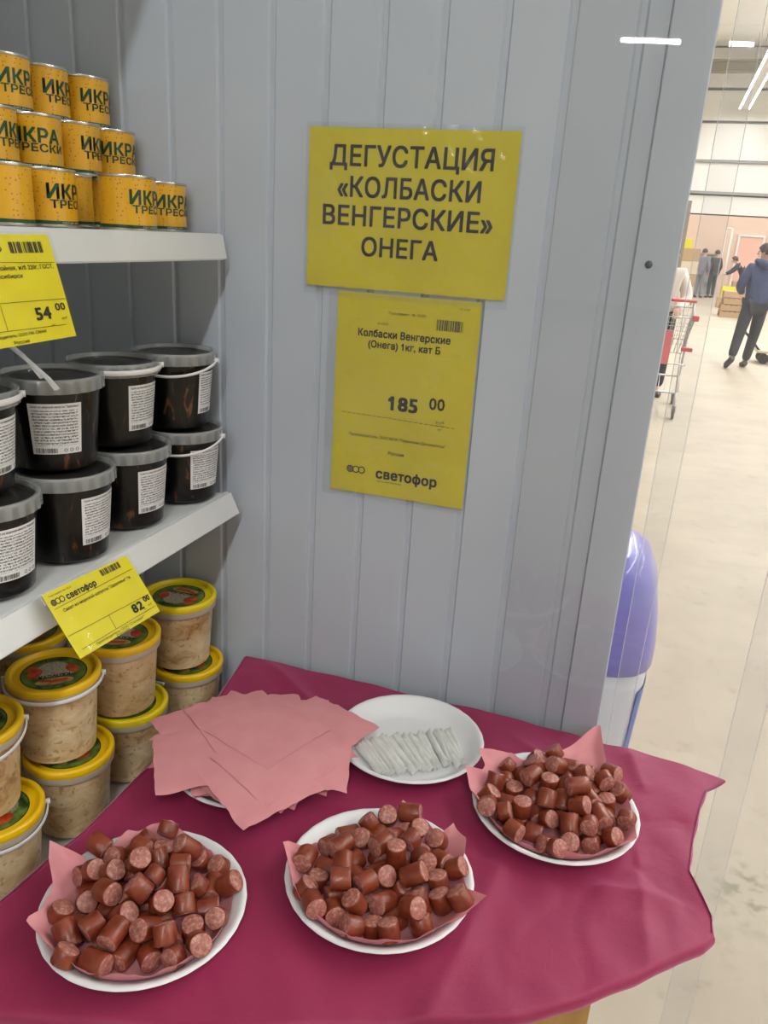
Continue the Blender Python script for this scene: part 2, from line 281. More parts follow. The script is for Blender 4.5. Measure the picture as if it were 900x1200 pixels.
SAUSAGE_POSES = [[[1,0.066,0.0186,0.0174,0.065,-0.585,-0.318,-0.743],[4,0.0547,0.0463,0.0167,0.619,0.736,-0.073,0.264],[1,0.0013,0.0623,0.0158,0.703,0.668,0.233,-0.08],[3,-0.0496,0.0168,0.0162,0.661,0.156,-0.69,0.25],[4,-0.0621,-0.009,0.0154,0.664,0.36,-0.611,0.235],[4,-0.0419,-0.0477,0.0154,0.702,-0.075,-0.703,0.082],[4,0.0171,-0.058,0.0154,0.285,-0.328,-0.626,-0.647],[3,0.0649,-0.0104,0.0167,0.069,-0.993,-0.093,-0.001],[2,0.0031,-0.0004,0.0152,0.651,0.415,0.573,-0.277],[3,0.0125,0.0391,0.016,0.416,0.416,0.572,0.572],[4,-0.0325,0.0403,0.0155,0.205,-0.706,0.031,0.677],[5,-0.0296,0.0891,0.0322,0.364,0.764,0.49,-0.208],[5,-0.0253,-0.0921,0.0305,0.109,0.049,0.324,0.939],[4,0.0015,-0.0822,0.0224,0.611,0.285,-0.671,-0.308],[2,0.0121,-0.0205,0.0152,0.625,0.184,-0.683,0.331],[0,0.0272,-0.0086,0.0155,0.613,0.211,-0.675,0.352],[3,0.0286,0.0196,0.016,0.402,0.204,0.677,-0.582],[0,-0.0111,-0.0074,0.0299,0.525,-0.172,-0.398,0.732],[2,-0.0557,0.0498,0.0168,0.632,-0.369,0.523,0.437],[4,-0.0791,0.009,0.0204,0.09,0.33,0.516,-0.786],[2,-0.0528,-0.0261,0.0243,0.481,0.416,-0.06,0.769],[1,-0.0066,-0.0566,0.016,0.7,-0.688,0.162,0.101],[5,0.0435,-0.0544,0.0168,0.295,-0.297,0.596,-0.685],[4,0.0845,-0.0315,0.0289,0.384,-0.141,0.415,-0.812],[3,0.0746,0.0484,0.0283,0.479,-0.405,0.14,-0.766],[3,-0.0241,0.0665,0.0194,0.777,-0.134,0.055,-0.613],[1,0.0031,-0.0111,0.0488,0.385,0.082,0.912,0.113],[2,-0.03,0.0018,0.0155,0.39,-0.565,0.425,0.59],[5,-0.0287,-0.024,0.0159,0.265,-0.658,0.258,-0.655],[4,-0.0038,-0.0323,0.0304,0.837,-0.141,0.368,-0.38],[4,0.0296,-0.0399,0.0339,0.356,0.257,0.376,-0.816],[4,0.0471,-0.0262,0.0154,0.169,0.633,-0.319,0.685],[2,0.0474,0.0722,0.0214,0.911,0.234,-0.253,0.227],[0,0.0238,0.0746,0.019,0.288,-0.901,0.322,-0.039],[1,-0.0843,0.0366,0.0347,0.242,-0.707,0.366,-0.554],[2,0.0056,0.0108,0.0474,0.446,0.555,-0.604,0.359],[4,-0.0433,-0.0686,0.0262,0.561,0.187,-0.452,-0.668],[4,0.0052,-0.0578,0.0365,0.662,0.712,0.175,-0.154],[2,0.0687,-0.0502,0.0241,0.459,-0.738,-0.341,-0.358],[0,0.0465,0.0025,0.0317,0.131,0.759,-0.489,0.41],[1,-0.0476,0.0697,0.0248,0.511,-0.132,0.526,0.666],[2,-0.06,0.0326,0.0299,0.432,-0.868,0.238,0.056],[2,-0.0668,0.003,0.0358,0.384,0.261,-0.852,-0.243],[4,0.0313,0.0171,0.0458,0.178,0.746,-0.506,0.394],[0,0.0533,-0.0427,0.0399,0.149,-0.246,0.905,-0.314],[0,0.0288,-0.0119,0.0407,0.266,0.112,-0.94,-0.183],[2,0.0132,0.0161,0.0296,0.166,0.639,0.691,0.295],[0,0.0175,0.0417,0.0395,0.395,-0.395,-0.586,0.586],[1,-0.0105,0.0416,0.0354,0.207,0.908,-0.063,0.359],[0,-0.0281,0.0223,0.033,0.228,-0.377,0.341,0.831],[1,-0.0299,-0.0214,0.0415,0.784,0.082,0.604,-0.116],[0,-0.0214,-0.0563,0.0343,0.621,0.75,-0.22,-0.055],[3,-0.0181,0.0177,0.0529,0.957,0.161,0.222,0.093],[2,0.0843,0.0037,0.0268,0.167,-0.257,-0.889,-0.34],[2,0.045,0.031,0.03,0.855,0.27,-0.267,-0.353],[4,0.0114,0.0653,0.0406,0.602,-0.042,-0.357,0.713],[0,-0.0375,0.0475,0.0382,0.433,-0.558,-0.358,0.611],[0,-0.0437,0.0055,0.0396,0.913,0.052,0.393,-0.094],[5,-0.0698,-0.0463,0.023,0.9,-0.104,0.243,0.346]],[[2,0.0432,0.029,0.0122,0.0,-0.872,0.49,-0.0],[0,0.0338,0.0504,0.0142,0.0,0.151,-0.989,0.0],[3,-0.0233,0.0584,0.016,0.132,0.183,0.683,-0.695],[4,-0.0563,0.0466,0.0164,0.333,-0.236,-0.645,0.646],[4,-0.0586,-0.0109,0.0156,0.158,0.666,-0.236,-0.689],[1,-0.0353,-0.0429,0.0158,0.55,-0.004,0.707,0.444],[5,0.0164,-0.0664,0.0146,0.86,-0.019,-0.06,-0.506],[4,0.0539,-0.0248,0.0217,0.916,-0.031,-0.292,-0.273],[4,-0.0034,0.005,0.0154,0.495,-0.703,-0.072,-0.505],[2,0.0096,0.035,0.0152,0.626,0.181,-0.683,0.329],[2,-0.0115,0.0269,0.0152,0.444,0.161,-0.688,-0.55],[0,-0.0347,0.0106,0.0157,0.614,-0.706,-0.031,-0.351],[3,-0.0222,-0.0133,0.0163,0.056,-0.515,0.485,-0.705],[2,-0.0062,-0.0356,0.0122,0.889,-0.0,-0.0,0.459],[0,-0.0026,-0.0818,0.0221,0.25,0.381,0.757,0.469],[0,0.0363,-0.0523,0.0157,0.39,-0.633,-0.315,-0.59],[3,0.0595,0.047,0.0187,0.144,0.59,-0.519,-0.602],[3,0.0082,-0.0109,0.0285,0.426,-0.149,0.355,-0.819],[2,-0.0369,0.0628,0.0309,0.456,-0.332,-0.155,0.811],[0,-0.0703,0.0223,0.0166,0.67,0.671,-0.056,-0.311],[3,-0.0313,-0.0426,0.0396,0.661,-0.474,0.532,-0.236],[3,-0.0286,-0.0679,0.018,0.726,0.338,0.536,-0.268],[1,0.066,0.0123,0.0197,0.317,-0.195,0.021,0.928],[5,0.0218,0.048,0.0363,0.133,-0.37,-0.534,-0.748],[3,-0.0192,0.0853,0.0267,0.005,-0.223,0.919,0.326],[3,-0.0064,-0.0299,0.0324,0.592,0.245,-0.663,0.386],[0,-0.0085,-0.0583,0.0295,0.099,-0.232,-0.167,0.953],[4,0.0176,-0.0372,0.0198,0.822,0.505,-0.249,0.08],[2,0.0294,-0.0137,0.0172,0.159,0.92,-0.249,-0.258],[3,0.0754,-0.0109,0.0196,0.168,0.226,-0.099,-0.954],[0,0.0811,0.034,0.0269,0.42,-0.164,-0.888,0.091],[4,0.0065,0.0948,0.033,0.752,-0.117,0.648,-0.043],[0,0.0365,-0.0764,0.027,0.104,0.972,-0.103,0.183],[1,-0.0486,-0.0762,0.0296,0.599,-0.466,-0.633,-0.151],[1,0.0529,-0.0497,0.0385,0.416,-0.233,0.391,-0.788],[4,0.041,-0.0058,0.0387,0.158,-0.488,-0.022,-0.858],[3,0.0963,-0.0151,0.0348,0.041,-0.904,0.253,-0.342],[5,0.0089,0.0766,0.0176,0.669,0.156,0.181,-0.703],[1,-0.0017,0.053,0.026,0.39,0.053,-0.503,0.77],[4,-0.0534,0.0142,0.0302,0.654,0.453,-0.537,0.281],[0,-0.0622,-0.0339,0.0165,0.035,0.815,0.569,-0.105],[1,-0.0081,0.0252,0.0382,0.278,0.572,0.415,-0.65],[5,0.0647,-0.0499,0.0195,0.032,-0.704,0.64,-0.308],[5,0.0478,0.0728,0.0235,0.235,-0.113,-0.333,0.906],[5,-0.0334,0.036,0.0282,0.17,-0.169,0.912,0.334],[1,-0.0384,-0.0167,0.0364,0.674,-0.57,0.132,0.451],[1,-0.0847,-0.016,0.0265,0.646,-0.722,-0.199,-0.145],[0,-0.0661,-0.0573,0.026,0.678,0.04,0.31,0.666],[4,0.0135,0.0141,0.0408,0.011,-0.979,0.204,-0.008],[4,0.0249,0.0148,0.0157,0.585,0.162,0.688,-0.397],[1,0.0445,0.0228,0.0359,0.786,0.526,0.181,0.271],[2,0.0238,0.0711,0.0334,0.254,-0.899,-0.337,0.117]],[[3,0.0661,0.0014,0.016,0.627,0.459,0.538,-0.328],[2,0.0314,0.0528,0.0122,0.795,0.0,0.0,0.607],[1,-0.0156,0.0623,0.0161,0.195,0.311,0.636,-0.678],[1,-0.0485,0.0414,0.0161,0.025,0.355,-0.613,0.706],[4,-0.0582,-0.0173,0.0154,0.233,-0.667,-0.235,0.668],[0,-0.0179,-0.0587,0.0158,0.683,0.105,-0.699,-0.183],[3,0.027,-0.0663,0.0202,0.266,-0.718,0.613,0.198],[2,0.0596,-0.0247,0.0124,0.002,-0.899,0.437,-0.01],[4,-0.001,0.0011,0.0154,0.428,0.707,-0.017,-0.563],[4,0.0092,0.0393,0.0177,0.982,0.0,0.0,0.19],[0,-0.027,0.0234,0.0142,0.0,0.96,-0.279,0.0],[2,-0.068,0.0266,0.0165,0.701,-0.638,0.019,0.319],[2,-0.0396,-0.0415,0.0122,0.0,0.344,0.939,-0.0],[0,-0.0183,-0.0269,0.0158,0.613,-0.704,0.061,0.352],[5,0.0129,-0.0244,0.0186,0.155,-0.136,0.494,0.845],[4,0.0365,-0.0209,0.0189,0.48,-0.607,0.526,0.354],[3,0.0247,0.0163,0.016,0.657,0.614,0.351,-0.261],[1,0.0091,-0.0088,0.0343,0.429,0.757,-0.405,0.28],[1,-0.0359,0.0236,0.0365,0.56,-0.704,-0.066,-0.432],[1,-0.0545,0.0068,0.0162,0.509,0.0,0.0,0.861],[2,-0.0599,-0.0403,0.0165,0.074,0.633,-0.09,-0.765],[0,0.001,-0.0782,0.0194,0.378,0.25,0.78,0.432],[2,0.0509,-0.0514,0.0165,0.092,0.038,-0.655,0.75],[4,0.057,-0.0178,0.0333,0.653,-0.674,-0.03,0.346],[3,0.0576,0.0556,0.0209,0.197,-0.163,-0.259,0.932],[2,0.0088,0.0604,0.0152,0.564,0.541,-0.455,0.426],[1,0.0299,-0.0209,0.0432,0.001,-0.842,0.207,0.498],[0,-0.04,-0.0824,0.0306,0.09,-0.572,0.401,-0.71],[3,-0.0377,-0.0385,0.0316,0.0,-0.337,-0.942,0.0],[2,-0.0033,-0.0408,0.0274,0.401,0.47,-0.096,0.781],[1,0.0227,-0.0451,0.0322,0.888,-0.441,-0.037,0.127],[4,0.0639,0.0253,0.0191,0.607,0.067,-0.001,-0.792],[0,0.0121,0.0175,0.0389,0.518,0.846,-0.125,-0.002],[3,0.0338,0.0756,0.0235,0.611,0.06,-0.768,-0.182],[5,-0.0354,0.076,0.0266,0.235,0.364,-0.89,-0.142],[4,0.0246,-0.0038,0.059,0.573,-0.66,0.272,-0.402],[2,-0.04,-0.0628,0.0175,0.028,-0.132,-0.809,-0.572],[2,0.013,-0.0905,0.0294,0.229,0.404,-0.228,0.856],[2,0.0458,-0.0447,0.0375,0.567,-0.642,0.402,0.325],[0,0.0798,0.0455,0.029,0.202,0.418,0.831,0.305],[1,0.0651,0.073,0.0356,0.715,0.071,0.627,-0.3],[3,0.0095,0.0806,0.0222,0.518,0.448,-0.57,-0.453],[2,-0.0716,0.0478,0.025,0.72,-0.293,-0.338,0.53],[1,-0.0824,-0.0298,0.0284,0.077,-0.786,-0.536,0.3],[3,-0.012,0.0165,0.036,0.96,-0.017,0.031,0.277],[5,0.0747,-0.0399,0.0244,0.402,-0.656,-0.626,0.128],[5,0.0897,-0.0044,0.0293,0.358,-0.224,0.632,0.65],[1,0.0421,0.0055,0.0362,0.64,0.496,0.578,-0.104],[0,0.0307,0.0537,0.0358,0.298,-0.699,-0.586,0.282],[2,-0.0172,0.0418,0.0152,0.489,0.389,-0.59,0.511],[1,-0.0312,-0.003,0.0173,0.566,-0.537,-0.379,-0.497],[3,-0.0098,-0.0231,0.0422,0.089,0.125,-0.902,0.403],[3,-0.0786,-0.0542,0.0341,0.453,-0.706,0.463,0.287],[1,-0.0064,0.055,0.0393,0.285,0.133,0.842,0.438],[5,0.0569,0.0438,0.0427,0.559,0.339,0.681,-0.329],[2,0.0414,0.0343,0.0282,0.412,0.834,0.115,0.348],[5,-0.0142,0.091,0.0341,0.936,-0.052,-0.326,-0.124],[1,-0.0348,0.0518,0.033,0.689,-0.27,-0.239,0.629],[1,-0.0799,0.0064,0.0269,0.268,-0.073,-0.269,-0.922],[2,-0.0559,-0.0564,0.034,0.642,-0.426,0.356,-0.529]]]

ZT = CAM_Z - .707          # table surface
WALL_Y = 1.114             # face of the ribbed wall
# ================================================================== THE SETTING
# hall floor: pale worn concrete
m_floor, nt, b, _o = new_mat('concrete_floor'); L = nt.links.new
tc = N(nt, 'ShaderNodeTexCoord')
n1 = N(nt, 'ShaderNodeTexNoise', Scale=1.3, Detail=9, Roughness=.65); L(tc.outputs['Object'], n1.inputs['Vector'])
r1 = N(nt, 'ShaderNodeValToRGB'); r1.color_ramp.elements[0].position = .3; r1.color_ramp.elements[1].position = .72
r1.color_ramp.elements[0].color = rgb(162, 150, 131); r1.color_ramp.elements[1].color = rgb(186, 174, 154); L(n1.outputs['Fac'], r1.inputs[0])
n2 = N(nt, 'ShaderNodeTexNoise', Scale=9, Detail=8, Roughness=.7); L(tc.outputs['Object'], n2.inputs['Vector'])
r2 = N(nt, 'ShaderNodeValToRGB'); r2.color_ramp.elements[0].position = .30; r2.color_ramp.elements[1].position = .44
r2.color_ramp.elements[0].color = (.62, .60, .55, 1); r2.color_ramp.elements[1].color = (1, 1, 1, 1); L(n2.outputs['Fac'], r2.inputs[0])
mx = N(nt, 'ShaderNodeMixRGB', blend_type='MULTIPLY'); mx.inputs[0].default_value = .55
L(r1.outputs[0], mx.inputs[1]); L(r2.outputs[0], mx.inputs[2])
# one greenish grime spot near the table
mp = N(nt, 'ShaderNodeMapping'); mp.inputs['Location'].default_value = (-.46*6, -1.80*6, 0); mp.inputs['Scale'].default_value = (6, 6, 6); L(tc.outputs['Object'], mp.inputs[0])
n3 = N(nt, 'ShaderNodeTexNoise', Scale=22, Detail=6); L(tc.outputs['Object'], n3.inputs['Vector'])
gr = N(nt, 'ShaderNodeTexGradient', gradient_type='SPHERICAL'); L(mp.outputs[0], gr.inputs[0])
mm = N(nt, 'ShaderNodeMath', operation='MULTIPLY'); L(gr.outputs['Fac'], mm.inputs[0])
r3 = N(nt, 'ShaderNodeValToRGB'); r3.color_ramp.elements[0].position = .48; r3.color_ramp.elements[1].position = .62; L(n3.outputs['Fac'], r3.inputs[0]); L(r3.outputs[0], mm.inputs[1])
mx2 = N(nt, 'ShaderNodeMixRGB'); mx2.inputs[2].default_value = rgb(110, 108, 82); L(mm.outputs[0], mx2.inputs[0]); L(mx.outputs[0], mx2.inputs[1])
L(mx2.outputs[0], b.inputs['Base Color']); b.inputs['Roughness'].default_value = .55
bp = N(nt, 'ShaderNodeBump', Strength=.25, Distance=.004); L(n2.outputs['Fac'], bp.inputs['Height']); L(bp.outputs[0], b.inputs['Normal'])
struct('floor', box_mesh('floor', (-14, -20, -.1), (14, 36, 0), m_floor))

m_ceil = mat('white_roof_panel', (240, 238, 232), .7)
m_hallwhite = mat('white_sandwich_panel', (228, 226, 220), .55)
m_hallpink = mat('pinkish_beige_plaster', (224, 196, 178), .8, c2=(214, 186, 168), scale=.6)
m_grey = mat('grey_metal', (150, 150, 148), .5)
m_lgrey = mat('light_grey_metal', (190, 190, 188), .4, metal=.4)
m_darkgrey = mat('dark_metal', (70, 72, 76), .5)
m_black = mat('black_print', (22, 22, 24), .6)
m_blackrub = mat('black_rubber', (30, 30, 32), .7)
m_white = mat('white_plastic', (232, 232, 230), .35)
m_tube = mat('lit_fluorescent_tube', (255, 252, 244), emit=60)
m_tube2 = mat('lit_row_tube', (255, 252, 246), emit=14)

ce = struct('ceiling')
for i in range(14):       # roof panels with their joints
    q = MB(); q.box((-14, -20+i*4+.02, 8.6), (14, -20+(i+1)*4-.02, 8.75)); obj('roof_panel', q.mesh('roof_panel', m_ceil), ce)
wf = struct('wall_far')
obj('backing', box_mesh('backing', (-14, 35.2, 0), (14, 35.4, 8.75), m_grey), wf)
zs = [2.85, 3.60, 4.76, 6.10, 7.2, 8.6]
for i in range(5):
    q = MB(); q.box((-14, 35.0, zs[i]+.05), (14, 35.2, zs[i+1]-.05)); obj('panel', q.mesh('panel', m_hallwhite), wf)
q = MB(); q.box((-14, 34.98, 0), (14, 35.2, 2.85)); obj('lower_wall', q.mesh('lower_wall', m_hallpink), wf)
q = MB(); q.box((-14, 34.88, 3.60), (14, 34.98, 3.70)); q.box((-14, 34.9, 4.72), (14, 34.98, 4.78)); obj('rail', q.mesh('rail', m_grey), wf)
bm_ = struct('trim_1', None, label='grey steel beam across the hall under the roof')
q = MB(); q.box((-14, 33.9, 7.55), (14, 34.1, 7.62)); q.box((-14, 33.97, 7.62), (14, 34.03, 7.9)); q.box((-14, 33.9, 7.9), (14, 34.1, 7.97)); obj('flange_beam', q.mesh('flange_beam', mat('beam_grey', (150, 145, 132), .6)), bm_)
for nm, a, c in (('wall_right', (14, -20, 0), (14.2, 36, 8.75)), ('wall_left', (-14.2, -20, 0), (-14, 36, 8.75)), ('wall_behind', (-14, -20.2, 0), (14, -20, 8.75))):
    struct(nm, box_mesh(nm, a, c, m_hallwhite))
m_doorpink = mat('pink_painted_door', (226, 178, 160), .6)
for k, (dx, w) in enumerate(((2.45, .95), (3.75, .95), (5.2, 1.0))):
    d = struct('door_%d' % (k+1), None, (dx, 34.9, 0), 'pink door in a white frame in the far wall')
    obj('leaf', box_mesh('leaf', (.06, 0, 0), (w-.06, .06, 2.15), m_doorpink), d)
    q = MB(); q.box((0, -.04, 0), (.06, .07, 2.22)); q.box((w-.06, -.04, 0), (w, .07, 2.22)); q.box((.06, -.04, 2.15), (w-.06, .07, 2.22)); obj('frame', q.mesh('frame', m_hallwhite), d)
    q = MB(); q.box((w-.2, -.05, 1.0), (w-.12, 0, 1.03)); obj('handle', q.mesh('handle', m_darkgrey), d)

# near ribbed wall
m_wall = mat('blue_grey_painted_sheet', (190, 200, 211), .30, spec=.45, c2=(185, 195, 207), scale=4, bump=.08, bscale=9, bdist=.002)
PX0, PP = -.561, .0805
q = MB(); prof = [(-3.0, 0)]
k = -30
while True:
    x = PX0 + k*PP
    if x > -.06: break
    if x > -2.99: prof += [(x, 0), (x+.0028, .0038), (x+.0095, .0038), (x+.0122, 0)]
    k += 1
prof += [(-.041, 0)]
n = len(prof); H0, H1 = 0, 3.4
vs = [(x, WALL_Y+d, z) for z in (H0, H1) for x, d in prof] + [(x, WALL_Y+.07, z) for z in (H0, H1) for x in (-3.0, -.041)]
fs = [(i, i+1, n+i+1, n+i) for i in range(n-1)] + [(2*n+1, 2*n, 2*n+2, 2*n+3), (0, n, 2*n+2, 2*n), (n-1, 2*n+1, 2*n+3, 2*n-1)]
fs += [tuple(range(n, 2*n)) + (2*n+3, 2*n+2)]
q.add(vs, fs)
wl = struct('wall_near', None, label='blue-grey ribbed metal sheet wall behind the table')
obj('ribbed_panel', auto_smooth(q.mesh('ribbed_panel', m_wall), 20), wl)
tr = struct('trim_2', None, label='flat blue-grey corner flashing at the free end of the ribbed wall')
q = MB(); q.add([(x, y, z) for z in (0, 3.4) for x, y in ((-.0405, 1.112), (-.0385, 1.107), (.012, 1.1065), (.0135, 1.108), (.0135, 1.19), (-.0405, 1.19))],
                [(i, (i+1) % 6, 6+(i+1) % 6, 6+i) for i in range(6)] + [(0, 5, 4, 3, 2, 1), (6, 7, 8, 9, 10, 11)])
obj('flashing', q.mesh('flashing', m_wall), tr)
for sz in (1.481, .40, 2.6):
    q = MB(); q.lathe([(0, .0035), (.002, .0033), (.0032, .002), (.0048, .0006), (.0048, 0), (0, 0)], 16)
    s_ = obj('screw', auto_smooth(q.mesh('screw', mat('worn_screw', (95, 100, 105), .4, metal=.7) if sz == 1.481 else bpy.data.materials['worn_screw'])), tr, (-.021, 1.1068, sz), (pi/2, 0, 0))

# ================================================================== CLEAR PLASTIC STRIP CURTAIN
m_film = film_mat('clear_film', (.975, .98, .985, 1), 1.5, .012, .02, .0, 3)
m_film2 = film_mat('clear_film_greyer', (.935, .94, .95, 1), 1.4, .05, .07, .05, 3)
m_edge = film_mat('film_cut_edge', (.86, .86, .85, 1), 1.8, .15, .45)
def strip(label, x0, x1, y, wob, seed, m, curl=0):
    vs = []; fs = []; NX, NZ = 12, 50
    for j in range(NZ+1):
        z = .12 + (3.3-.12)*j/NZ
        for i in range(NX+1):
            u = i/NX; x = x0+(x1-x0)*u
            yy = y + wob*.004*sin(z*2.1+seed+u*2) - .003*sin(pi*u)*wob + (-(max(0, u-.85)/.15)**2*curl)
            if u > .8: x += .010*max(0, sin(z*1.9-1.2))*(u-.8)/.2*(1 if curl else 0)
            vs.append((x, yy, z))
    for j in range(NZ):
        for i in range(NX): a = j*(NX+1)+i; fs.append((a, a+1, a+NX+2, a+NX+1))
    o = thing('clear_plastic_strip', label, 'plastic curtain', 'clear plastic curtain strips', me=mesh('strip', vs, fs, m, True))
    for e_ in (0, NX):
        q = MB(); q.tube([vs[j*(NX+1)+e_] for j in range(0, NZ+1, 2)], .0006, 6); obj('cut_edge', q.mesh('cut_edge', m_edge, True), o)
    return o
strip('clear plastic strip over the end of the ribbed wall, a lamp mirrored in it', -.146, .052, 1.1025, .3, 0, m_film, .003)
strip('clear plastic strip hanging beside the wall end, between flashing and table corner', .030, .232, 1.0935, .35, 2, m_film2)
strip('clear plastic strip hanging beyond the pointed corner of the burgundy cloth', .192, .392, 1.0870, .35, 4, m_film2)
strip('clear plastic strip hanging farthest from the ribbed wall', .352, .552, 1.0935, .35, 6, m_film)

# ================================================================== SHELVING UNIT
m_shelf = mat('white_powder_coated_steel', (222, 225, 226), .35, c2=(212, 215, 216), scale=6)
unit = thing('shelving_unit', 'white metal shelving unit standing against the ribbed wall, holding cans and tubs', 'shelving', loc=(-.63, 1.09, 0))
def sub(name, me, parent, label=None):
    o = obj(name, me, parent, (-parent.location.x, -parent.location.y, -parent.location.z) if parent.type == 'EMPTY' and parent.parent is None else (0, 0, 0))
    if label: o['label'] = label
    return o
SY0, SY1 = -.9, 1.088
def shelf(zt, zb, xt, xb):
    q = MB()
    # tray surface with a raised bead along the front, closed underside
    pr_ = [(-1.10, zt-.004), (xt-.010, zt-.004), (xt-.009, zt+.0005), (xt-.0035, zt+.0005), (xt-.003, zt-.005), (xt-.003, zt-.024), (-1.10, zt-.024)]
    n = len(pr_); q.add([(x, y, z) for y in (SY0, SY1) for x, z in pr_], [(i, n+i, n+(i+1) % n, (i+1) % n) for i in range(n)] + [tuple(range(n)), tuple(range(2*n-1, n-1, -1))])
    s_ = sub('shelf', q.mesh('shelf', m_shelf), unit)
    q = MB(); pr2 = [(xt-.002, zt-.001), (xt, zt), (xb, zb+.001), (xb-.001, zb-.001), (xb-.012, zb-.002), (xb-.012, zb), (xb-.003, zb+.002), (xt-.002, zt-.006)]
    n = len(pr2); q.add([(x, y, z) for y in (SY0, SY1-.003) for x, z in pr2], [(i, n+i, n+(i+1) % n, (i+1) % n) for i in range(n)] + [tuple(range(n)), tuple(range(2*n-1, n-1, -1))])
    q.add([(xt, SY1-.003, zt), (xb, SY1-.003, zb), (xb+.0005, SY1+.004, zb+.001), (xt-.001, SY1+.004, zt-.001)], [(0, 1, 2, 3)])
    obj('price_rail', q.mesh('price_rail', m_shelf), s_)
Z_CAN = 1.4825; Z_BLK = 1.088; Z_YEL = .6684
shelf(Z_CAN+.0005, CAM_Z-.0515, -.619, -.614)
shelf(Z_BLK+.0005, CAM_Z-.4465, -.608, -.594)
shelf(Z_YEL+.004, Z_YEL-.031, -.605, -.60)
shelf(.16, .12, -.60, -.595)
shelf(CAM_Z+.60, CAM_Z+.565, -.619, -.614)
sub('back_panel', box_mesh('back_panel', (-1.13, SY0, .05), (-1.105, SY1, 2.35), m_shelf), unit)
for y in (SY0-.03, SY1-.03): pass
sub('upright', box_mesh('upright', (-1.16, 1.02, 0), (-1.131, 1.06, 2.35), m_shelf), unit)
sub('upright', box_mesh('upright', (-1.16, -.85, 0), (-1.131, -.81, 2.35), m_shelf), unit)
sub('base_foot', box_mesh('base_foot', (-1.10, 1.02, 0), (-.62, 1.06, .10), m_shelf), unit)
sub('base_foot', box_mesh('base_foot', (-1.10, -.85, 0), (-.62, -.81, .10), m_shelf), unit)

# ================================================================== CANS
m_tin = mat('bare_tin', (200, 198, 190), .25, metal=.9)
m_green = mat('dark_green_ink', (16, 72, 44), .4, coat=.3)
m_whiteink = mat('white_ink', (225, 228, 215), .5)
m_can, nt, b, _o = new_mat('yellow_can_print'); L = nt.links.new
tc = N(nt, 'ShaderNodeTexCoord'); mp = N(nt, 'ShaderNodeMapping'); L(tc.outputs['Object'], mp.inputs[0])
vo = N(nt, 'ShaderNodeTexVoronoi', Scale=190); vo.inputs['Randomness'].default_value = .55; L(mp.outputs[0], vo.inputs['Vector'])
rr = N(nt, 'ShaderNodeValToRGB'); rr.color_ramp.elements[0].position = .14; rr.color_ramp.elements[1].position = .24
rr.color_ramp.elements[0].color = rgb(176, 112, 22); rr.color_ramp.elements[1].color = rgb(226, 170, 38)
L(vo.outputs['Distance'], rr.inputs[0]); L(rr.outputs[0], b.inputs['Base Color'])
b.inputs['Roughness'].default_value = .28; b.inputs['Coat Weight'].default_value = .4; b.inputs['Coat Roughness'].default_value = .12
CR, CH = .036, .066
def can_parts():
    q = MB(); q.lathe([(CR-.0006, .0070), (CR-.0006, CH-.0035)], 48); body = auto_smooth(q.mesh('label_wrap', m_can))
    q = MB(); q.lathe([(CR-.0002, .0030), (CR-.0002, .0070)], 48); band = auto_smooth(q.mesh('green_band', m_green))
    q = MB()
    q.lathe([(0, .0015), (CR-.004, .0015), (CR-.003, 0), (CR+.0002, 0), (CR+.0005, .0015), (CR+.0003, .003), (CR-.0008, .0034), (CR-.0008, CH-.0038), (CR+.0003, CH-.0032), (CR+.0006, CH-.0015), (CR, CH), (CR-.002, CH), (CR-.0035, CH-.003), (CR-.010, CH-.003), (CR-.011, CH-.0024), (0, CH-.0024)], 48)
    tin = auto_smooth(q.mesh('tin', m_tin))
    q = MB(); R0 = CR-.0001; Wd = .070
    def wrap(u, v): a = u/R0; return (R0*cos(a), R0*sin(a), v)
    x = 0
    put_text(q, 'ИКРА', Wd/2*.93, .0405, Wd*.92, .0165, .03, wrap)
    put_text(q, 'ТРЕСКИ', Wd/2+.002, .0262, Wd*.95, .0092, .025, wrap)
    let = q.mesh('lettering', m_green)
    q = MB(); R0b = CR+.0003
    def wrap2(u, v): a = u/R0b; return (R0b*cos(a), R0b*sin(a), v)
    put_text(q, 'ГОСТ 6052-2015', .030, .0050, .026, .0019, .0, wrap2)
    return body, band, tin, let, q.mesh('standard_lettering', m_whiteink)
cpm = can_parts()
can0 = None
def copy_tree(o, parent=None):
    c = o.copy(); COL.objects.link(c)
    if parent: c.parent = parent
    for ch in list(o.children): copy_tree(ch, c)
    return c
CANS = [(0,-.7085,1.07,-71,'lowest row, nearest the ribbed wall'),(0,-.6685,.935,-52,'lowest row front, second from the wall, lettering turned right'),
 (0,-.731,.858,-49,'lowest row, directly above the corner of the price card'),(0,-.7305,.782,70,'lowest row, leftmost, plain dotted side showing'),
 (0,-.800,1.05,60,None),(0,-.79,.965,60,None),(0,-.807,.886,60,None),(0,-.812,.805,60,None),
 (1,-.7925,1.07,-73,'middle row, nearest the wall, lettering facing out'),(1,-.795,.995,-36,'middle row, second from the wall, lettering half hidden'),
 (1,-.7975,.92,-95,'middle row, showing both words nearly in full'),(1,-.801,.845,-30,'middle row, leftmost, cut by the picture edge'),
 (2,-.8255,1.06,-58,'top row, nearest the wall'),(2,-.834,.985,-47,'top row, middle of three'),(2,-.831,.91,-55,'top row, leftmost of three')]
for i, (row, x, y, az, lb) in enumerate(CANS):
    label = ('yellow fish roe can, ' + lb) if lb else 'yellow fish roe can hidden in the back of the lowest row'
    if can0 is None:
        can0 = thing('food_can', '', 'can', 'yellow fish roe cans on the top shelf')
        for me in cpm: obj(me.name, me, can0)
        c = can0
    else: c = copy_tree(can0)
    c['label'] = label; c.location = (x, y, Z_CAN + row*CH); c.rotation_euler = (0, 0, radians(az))

